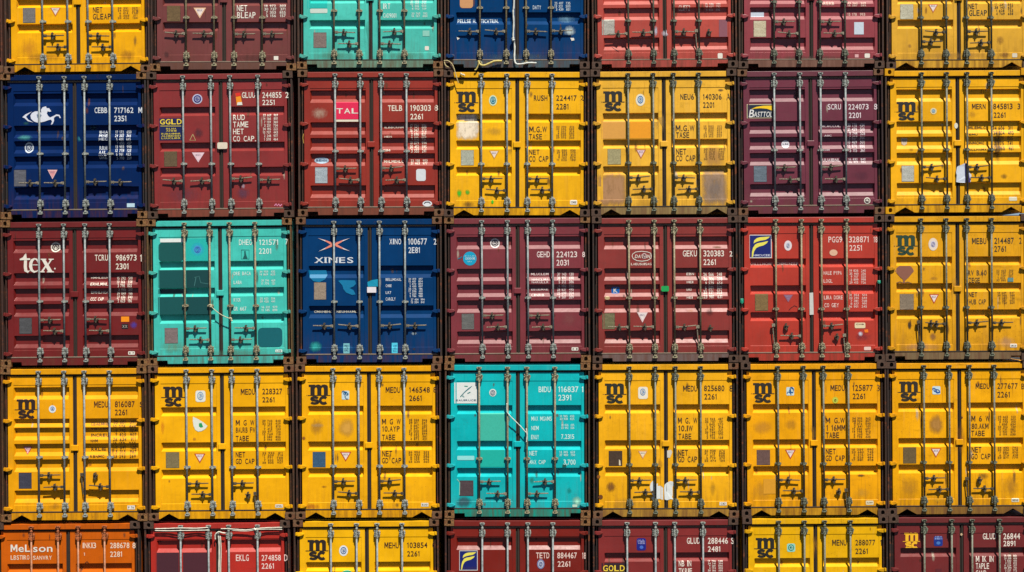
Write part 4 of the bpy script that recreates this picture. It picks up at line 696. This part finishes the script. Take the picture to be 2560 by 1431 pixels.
add(3,4,(248,180,36),'yellow container with white torn tape across the foot of both doors',bb(388,700,935),(363,588,764,985),((1,1050),(-1,1150),(1,1048),(-1,1150)),912,
 [('M',130,205,335,378,(36,38,26)),('R',438,236,522,342,(238,230,212)),('O',478,282,24,32,(120,155,195),(238,232,222)),('W',437,795,518,865,(230,160,110),(240,225,190)),('P',183,797,297,925,(90,70,56)),('G',[(270,868),(282,880),(286,920),(270,920)],(225,210,180),'scuff',.006),('T','MEDU',830,225,953,275),('T','825680',1013,223,1190,272),('T','8',1235,222,1262,275),('T','2261',1015,297,1127,345),('T','M G. W',785,505,955,555),('T','10.IW',790,572,915,622),('T','TABE',790,643,902,692),('T','NET',787,785,872,835),('T','GD CAP',787,843,953,893),
  ('B',1022,505,1180,692,8,2,(116,84,20)),('B',1017,783,1195,892,5,2,(116,84,20)),('S',1147,1240,1210,1270,WH),('T','C3D',1157,1247,1200,1263,(60,40,60)),('G',[(548,1075),(565,1055),(585,1085),(610,1078),(608,1100),(640,1100),(655,1118),(655,1222),(625,1212),(590,1215),(565,1222),(552,1205),(572,1190),(548,1150),(540,1110)],(222,228,228),'tape'),('G',[(664,1120),(668,1090),(690,1070),(720,1058),(745,1065),(752,1220),(720,1215),(690,1225),(668,1218)],(224,230,230),'tape'),
  ('G',[(690,792),(725,785),(735,805),(715,855),(690,852)],(212,205,190),'scuff'),('O',92,1020,16,16,(140,84,20),None),('O',110,1197,20,20,(110,64,20),None),('X',140,1040,260,1180,(130,80,20),.9,16),('X',1050,1030,1130,1220,(190,140,30),.6,12),('X',100,1180,600,1340,(200,150,50),.5),('X',600,820,660,1000,(180,120,30),.7,12)],notch='tri',dirt=.5,rust=.5,cast=0,ink=(62,44,20),post=(48,34,28),sillcol=(176,132,44))
add(3,5,(248,172,24),'yellow container with a small lime disc, below the bright red one',bb(383,692,925),(370,592,767,985),((1,1045),(-1,1140),(1,1043),(-2,1135)),903,
 [('M',132,200,335,372,(40,34,24)),('Q',440,238,507,312,(20,90,150)),('O',867,352,26,28,(190,200,60),None),('O',867,352,15,16,(230,215,90),(90,140,40)),('W',428,783,522,868),('P',183,788,295,917,(128,98,90)),('T','MEDU',825,220,950,270),('T','125877',1018,218,1195,270),('T','3',1230,218,1254,272),('T','2261',1018,293,1132,342),('T','M G.W',783,505,950,552),('T','1 16MM',790,568,953,618),('T','TABE',785,632,900,682),('T','NET',785,775,870,823),('T','GD CAP',783,833,950,882),
  ('B',1015,500,1175,685,8,2,(116,80,16)),('B',1010,772,1200,885,5,2,(116,80,16)),('R',1133,1228,1200,1265,(228,215,180)),('T','DLDMW',1142,1240,1192,1252,(70,50,40)),('S',240,1040,345,1170,(222,156,36),'paint_patch'),('X',100,500,360,680,(220,150,40),.7,6),('X',400,490,560,640,(190,130,30),.6,10),('X',100,1000,360,1290,(215,150,40),.6),('X',1040,990,1140,1030,(120,80,20),.9,12),('X',620,540,720,760,(170,120,30),.7,12),('X',1000,1100,1200,1220,(230,170,50),.6)],notch='tri',dirt=.5,rust=.4,cast=1,ink=(66,40,18),post=(76,48,32),sillcol=(206,150,40))
add(3,6,(252,176,8),'rust-flecked yellow container with a brown smudge, below the one with a fan-shaped stain',bb(373,680,910),(368,590,765,982),((1,1030),(-1,1125),(2,1035),(-1,1120)),892,
 [('M',133,187,335,360,(44,36,24)),('Q',440,230,510,302,(30,90,170)),('X',380,440,570,690,(176,124,50),1.0,5),('P',187,765,297,903,(128,106,70)),('W',425,772,518,855,(196,90,40)),('T','MEDU',818,205,940,252),('T','277677',1007,203,1185,252),('T','2261',1007,278,1120,328),('T','B',1217,205,1243,255),('T','M 6 W',780,487,940,537),('T','80.AKM',783,555,930,602),('T','TABE',780,617,897,665),('T','NET',783,757,868,808),('T','GO CAP',780,818,948,867),
  ('B',1012,487,1167,662,8,2,(116,80,16)),('B',1010,755,1187,865,5,2,(116,80,16)),('R',1130,1208,1195,1240,(228,222,200)),('T','BENS',1138,1216,1188,1233,(60,50,40)),('X',1020,970,1230,1240,(190,130,30),.7,7),('X',120,960,360,1270,(200,140,30),.6,6),('O',697,503,8,9,(110,60,20),None),('X',400,1190,580,1260,(240,180,30),.5),('X',810,970,960,1060,(100,70,20),.8,20),('X',640,480,740,900,(170,110,20),.6,10)],notch='tri',dirt=.7,rust=.7,cast=1,ink=(66,44,18),post=(60,38,28),sillcol=(150,110,36))
# ---- bottom row
add(4,0,(206,98,18),'orange container with white lettering',b4(412),(270,503,675,905),(),1000,
 [('T','MeL',92,248,262,312,WH),('T','son',286,248,453,312,WH),('T','LBSTIRO',92,341,253,380),('T','SANVRY',285,345,447,380),('T','INKI3',715,232,830,280),('T','1',725,318,736,345),('T','288678',952,232,1118,280),('T','8',1146,232,1172,280),('T','2281',952,308,1058,355),('X',780,60,860,100,(90,50,20),.8,14),('X',440,40,800,90,(190,110,40),.5),('L',[(735,410),(752,395),(765,408)],6,(60,30,14),'scratch')],notch='tri',dirt=.3,rust=.4,ink=(240,214,190),cast=1,rod='r',post=(70,44,24))
add(4,1,(182,46,40),'red container with white hoses tied along its header and down its seam',a4(207),(1562,1805,1980,2228),(),1000,
 [('S',1352,318,1545,700,(74,36,46),'paint_patch'),('S',1585,318,1790,700,(78,36,46),'paint_patch'),('T','EKLG',2040,335,2150,390),('T','274858',2262,338,2428,388),('T','D',2458,333,2487,390),('T','2261',2262,410,2372,458)],notch='rect',dirt=.2,ink=(245,214,205),cast=1,tab=False,post=(70,40,36))
add(4,2,(250,186,10),'yellow container with an oval white sticker, standing under the one with a steel-blue plate',b4(395),(317,538,715,930),(),1000,
 [('M',100,205,295,378,(38,26,18)),('O',425,300,38,46,(228,232,235),None),('O',425,300,26,32,(60,100,160),(228,232,235)),('O',455,490,45,22,(40,170,140),None),('T','MEHU',777,228,900,278),('T','103854',972,228,1145,275),('T','6',1189,218,1209,272),('T','2261',972,303,1082,348),('X',420,60,480,100,(110,60,10),.9,12)],notch='tri',dirt=.15,cast=0,ink=(62,34,12),post=(84,52,32))
add(4,3,(126,32,22),'dark brick red container with a blue square swoosh sign, under the cyan one',a4(185),(1617,1836,2010,2225),(),1000,
 F_LOGO(1420,298,1577,470)+[('B',1428,438,1572,460,1,1,(60,40,70)),('T','TETD',2080,315,2193,365),('T','884467',2262,315,2430,365),('T','18',2476,315,2507,368),('T','2261',2265,390,2377,437),('O',2120,415,32,42,(120,130,170),None),('O',2120,415,22,30,(200,205,220),(60,70,130)),('X',1480,70,1510,95,(225,190,180),1.0,12)],notch='rect',dirt=.2,ink=(236,206,196),cast=2,post=(70,28,26))
add(4,4,(134,46,48),'maroon container with a dark sign reading GOLD in yellow letters',b4(315),(338,580,748,990),(),1000,
 [('R',418,192,498,298,(24,30,130)),('B',428,205,490,245,3,1,(170,170,220)),('O',460,270,16,14,(70,110,200),None),('S',118,405,328,640,(50,30,40),'sign_panel'),('T','GOLD',130,424,315,475,(250,215,60)),('L',[(135,486),(315,486)],6,(210,190,60),'lettering'),('T','GLUD',850,188,962,240),('T','288446',1030,188,1202,240),('T','S',1229,188,1253,240),('T','2481',1030,262,1140,308),('T','NB IN',780,385,887,435),('T','TKRIF',780,450,893,500),('B',1030,382,1157,560,9,2)],notch='rect',dirt=.25,ink=(240,226,214),cast=1,rod='g',post=(56,36,34))
add(4,5,(240,182,12),'yellow container with a small green squiggle sticker, standing between two maroon ones',b4(370),(1640,1860,2035,2255),(),1000,
 [('M',1425,188,1620,358,(30,28,22)),('R',1710,238,1780,310,(150,215,200)),('O',1745,274,26,28,(20,120,110),(170,225,210)),('T','MENU',2098,205,2222,255),('T','288077',2297,205,2468,253),('T','1',2511,205,2527,255),('T','2261',2297,280,2408,327),('X',1500,60,2350,80,(110,70,10),.8,14),('X',1900,120,2000,400,(200,140,20),.6,10)],notch='tri',dirt=.5,rust=.5,cast=1,ink=(60,44,18),post=(50,34,26))
add(4,6,(116,42,46),'maroon container with a yellow emblem',b4(290),(1675,1920,2100,2345),(),1000,
 [('M',1483,150,1635,290,(250,188,30)),('R',1760,180,1838,270,(20,50,140)),('B',1768,180,1832,215,2,1,(150,170,220)),('O',1800,242,18,14,(70,120,190),None),('T','GLUD',2195,155,2310,208),('T','26844',2378,155,2525,208),('T','2891',2378,222,2488,270),('T','M IK IN',2133,358,2290,410),('T','TAPLE',2133,420,2250,472),('T','CAND',2133,485,2225,530),('B',2385,348,2497,520,8,2),('O',2005,165,10,12,(220,190,150),None),('S',1775,470,1830,560,(96,34,40),'paint_patch')],notch='rect',dirt=.3,ink=(240,226,214),cast=1,pale_seal=True,post=(60,34,32))


# neighbouring stack: only the edges of its posts show
for r, col_, lab in ((0, (120, 40, 32), 'dark red container next to the yellow one lettered NET GLEAP, only its edge in view'),
                     (1, (150, 120, 60), 'olive container next to the navy blue one with the horse emblem, a bare sliver'),
                     (2, (220, 160, 40), 'ochre container next to the dark red one lettered tex, a bare sliver'),
                     (3, (120, 44, 40), 'rusty red container beside the golden yellow one with closely ribbed doors, hardly in view'),
                     (4, (40, 90, 110), 'blue-green container beside the orange one with white lettering, at ground level')):
    h = HOLES[r][0]; src = [q for q in C if q['holes'] == h][0]; sh = 368.5
    hh = (h[0] - sh, h[1] - sh, h[2] + 2, h[3] + 2, h[4] - sh, h[5] - sh, h[6] + 2, h[7] + 2)
    C.append(dict(src, holes=hh, col=col_, label=lab, dec=[], handles=[(i, (1, -1)[i % 2], src['handles'][i][2]) for i in range(2) if len(src['handles']) > i], rods=tuple(u - sh * src['crop'][2] for u in src['rods']), post=(120, 60, 36), seed=src['seed'] + 50))
BOX = {}
for sp in C: BOX[(sp['holes'][0])] = Container(sp)
# ground of the yard
g = MB(); g.v = [(-300, -300, -.003), (300, -300, -.003), (300, 300, -.003), (-300, 300, -.003)]; g.f = [(0, 1, 2, 3)]
gm = plain('yard_asphalt', (52, 50, 48), .95, .6, .6)
tag(link('ground', g.mesh('ground'), gm), None, None, kind='structure')

# ------------------------------------------------------------------ ropes, hoses and rags tied to the doors
def cord(name, label, cat, crop, runs, col, group=None):
    """runs: lists of (u, v, depth) in crop coordinates with a radius; one mesh part each"""
    def P(u, v, y):
        x, z = unroll(crop[0] + u / crop[2], crop[1] + v / crop[2], y); return (x, y, z)
    m_ = plain(name + '_fibre', col, .8, .5, 60)
    p0 = P(*runs[0][0][0]); root = bpy.data.objects.new(name, None); COL.objects.link(root); root.location = p0; tag(root, label, cat, group)
    for pts, r, pn in runs:
        q = [Vector(P(*a)) - Vector(p0) for a in pts]; out = []
        for i in range(len(q) - 1):                       # Catmull-Rom through the points
            a, b, c, d = q[max(i - 1, 0)], q[i], q[i + 1], q[min(i + 2, len(q) - 1)]
            for k in range(6):
                t = k / 6; out.append(.5 * ((2 * b) + (c - a) * t + (2 * a - 5 * b + 4 * c - d) * t * t + (3 * b - a - 3 * c + d) * t ** 3))
        out.append(q[-1]); rr = [(.6 if len(runs) > 5 else .74) * r * (1 + .12 * math.sin(i * 1.7)) for i in range(len(out))]
        m = MB(); m.tube([tuple(a) for a in out], rr, 8); link(pn, m.mesh(pn), m_, root, smooth=True)
    return root
c21 = (365, 540, 3.765); f_ = -.028
cord('rope', 'thin rope slung between two bars of the turquoise container with green squares', 'rope', c21,
     [([(603, 840, f_), (625, 865, f_), (670, 905, f_), (720, 938, f_), (775, 962, f_), (800, 972, f_)], .009, 'strand'), ([(592, 838, f_), (612, 836, f_), (618, 852, f_), (600, 858, f_)], .011, 'knot'), ([(785, 958, f_), (805, 966, f_), (802, 985, f_), (815, 990, f_)], .012, 'knot')], (205, 196, 160), 'cords tied between locking bars')
cord('rope', 'white cord slung between two bars of the cyan container with the white logo', 'rope', (1105, 900, 3.49),
     [([(566, 380, f_), (568, 450, f_), (590, 485, f_), (640, 535, f_), (690, 585, f_), (722, 622, f_), (738, 636, f_)], .010, 'strand'), ([(735, 600, f_), (742, 660, f_), (736, 720, f_)], .013, 'knot')], (226, 226, 214), 'cords tied between locking bars')
c03 = (730, 0, 3.413)
cord('hose', 'white hose hanging down the seam of the scuffed blue container and bent at its sill', 'hose', c03,
     [([(1896, -400, .02), (1894, 20, .02), (1888, 100, .02), (1892, 200, .02), (1888, 320, .02), (1900, 400, .02), (1898, 500, .0), (1912, 545, -.02), (1960, 548, -.03), (2020, 538, -.03), (2085, 540, -.02)], .020, 'tube'), ([(1884, 325, -.01), (1890, 350, -.01)], .034, 'coupling')], (216, 220, 214))
cord('rag', 'yellowish rag wound round a bar foot of the scuffed blue container', 'rag', c03,
     [([(1590, 520, -.02), (1605, 552, -.03), (1640, 560, -.035), (1690, 540, -.03), (1730, 524, -.03), (1790, 522, -.02)], .024, 'cloth'), ([(1595, 545, -.03), (1575, 590, -.02), (1560, 600, -.02)], .016, 'cloth')], (206, 188, 110))
cord('rope', 'frayed pale rope hanging from the castings between the teal and the scuffed blue container', 'rope', c03,
     [([(1296, 520, -.02), (1330, 520, -.03), (1362, 545, -.03), (1380, 580, -.03), (1395, 630, -.03), (1410, 680, -.03), (1420, 712, -.02)], .011, 'strand'), ([(1300, 530, -.02), (1310, 560, -.03), (1335, 575, -.03)], .012, 'strand')], (196, 180, 130), None)
cord('rag', 'small white tuft of rag caught above the yellow container with green paint marks', 'rag', (1105, 170, 3.765), [([(175, 50, -.01), (185, 62, -.015), (205, 66, -.015), (210, 74, -.01)], .020, 'cloth')], (226, 214, 180))
c41 = (0, 1290, 3.459)
cord('hose', 'white hoses tied along the header of the bottom red container and hanging down its seam', 'hose', c41,
     [([(1340, 112, .0), (1450, 110, .0), (1560, 106, -.02), (1700, 108, -.0), (1800, 100, -.02)], .014, 'tube'), ([(1340, 128, .0), (1450, 130, .0), (1560, 128, -.02), (1700, 126, .0), (1800, 124, -.02)], .013, 'tube'),
      ([(1910, 112, -.01), (1960, 112, -.02), (2050, 118, .0), (2130, 122, .0), (2210, 112, -.02), (2300, 104, .0), (2440, 100, .0)], .013, 'tube'), ([(2000, 126, .0), (2130, 132, .0), (2220, 120, -.02), (2320, 116, .0), (2440, 118, .0)], .010, 'tube'),
      ([(1885, 150, .0), (1892, 200, .01), (1896, 320, .02), (1893, 500, .02), (1895, 900, .02)], .024, 'tube'), ([(1905, 170, .0), (1912, 300, .01), (1908, 500, .02), (1912, 900, .02)], .015, 'tube'),
      ([(1862, 205, -.01), (1862, 165, -.02), (1890, 140, -.03), (1925, 148, -.03), (1950, 150, -.03)], .018, 'tube'), ([(2195, 112, -.03), (2215, 122, -.03)], .034, 'cloth')], (228, 224, 208))
# teal cable clips on the posts of the bright red container
for (u, v, w_, h_) in ((55, 800, .055, .075), (1345, 622, .055, .05)):
    b = BOX[HOLES[2][5][0]]; x, z = b.loc(u, v, 0); m = MB(); m.box(x - w_ / 2, x + w_ / 2, -.02, .05, z - h_ / 2, z + h_ / 2); m.box(x - w_ / 4, x + w_ / 4, -.028, -.01, z - h_ * .7, z + h_ * .2)
    link('cable_clip', m.mesh('cable_clip'), mat('stick', (30, 150, 120)), b.root, bevel=.01)
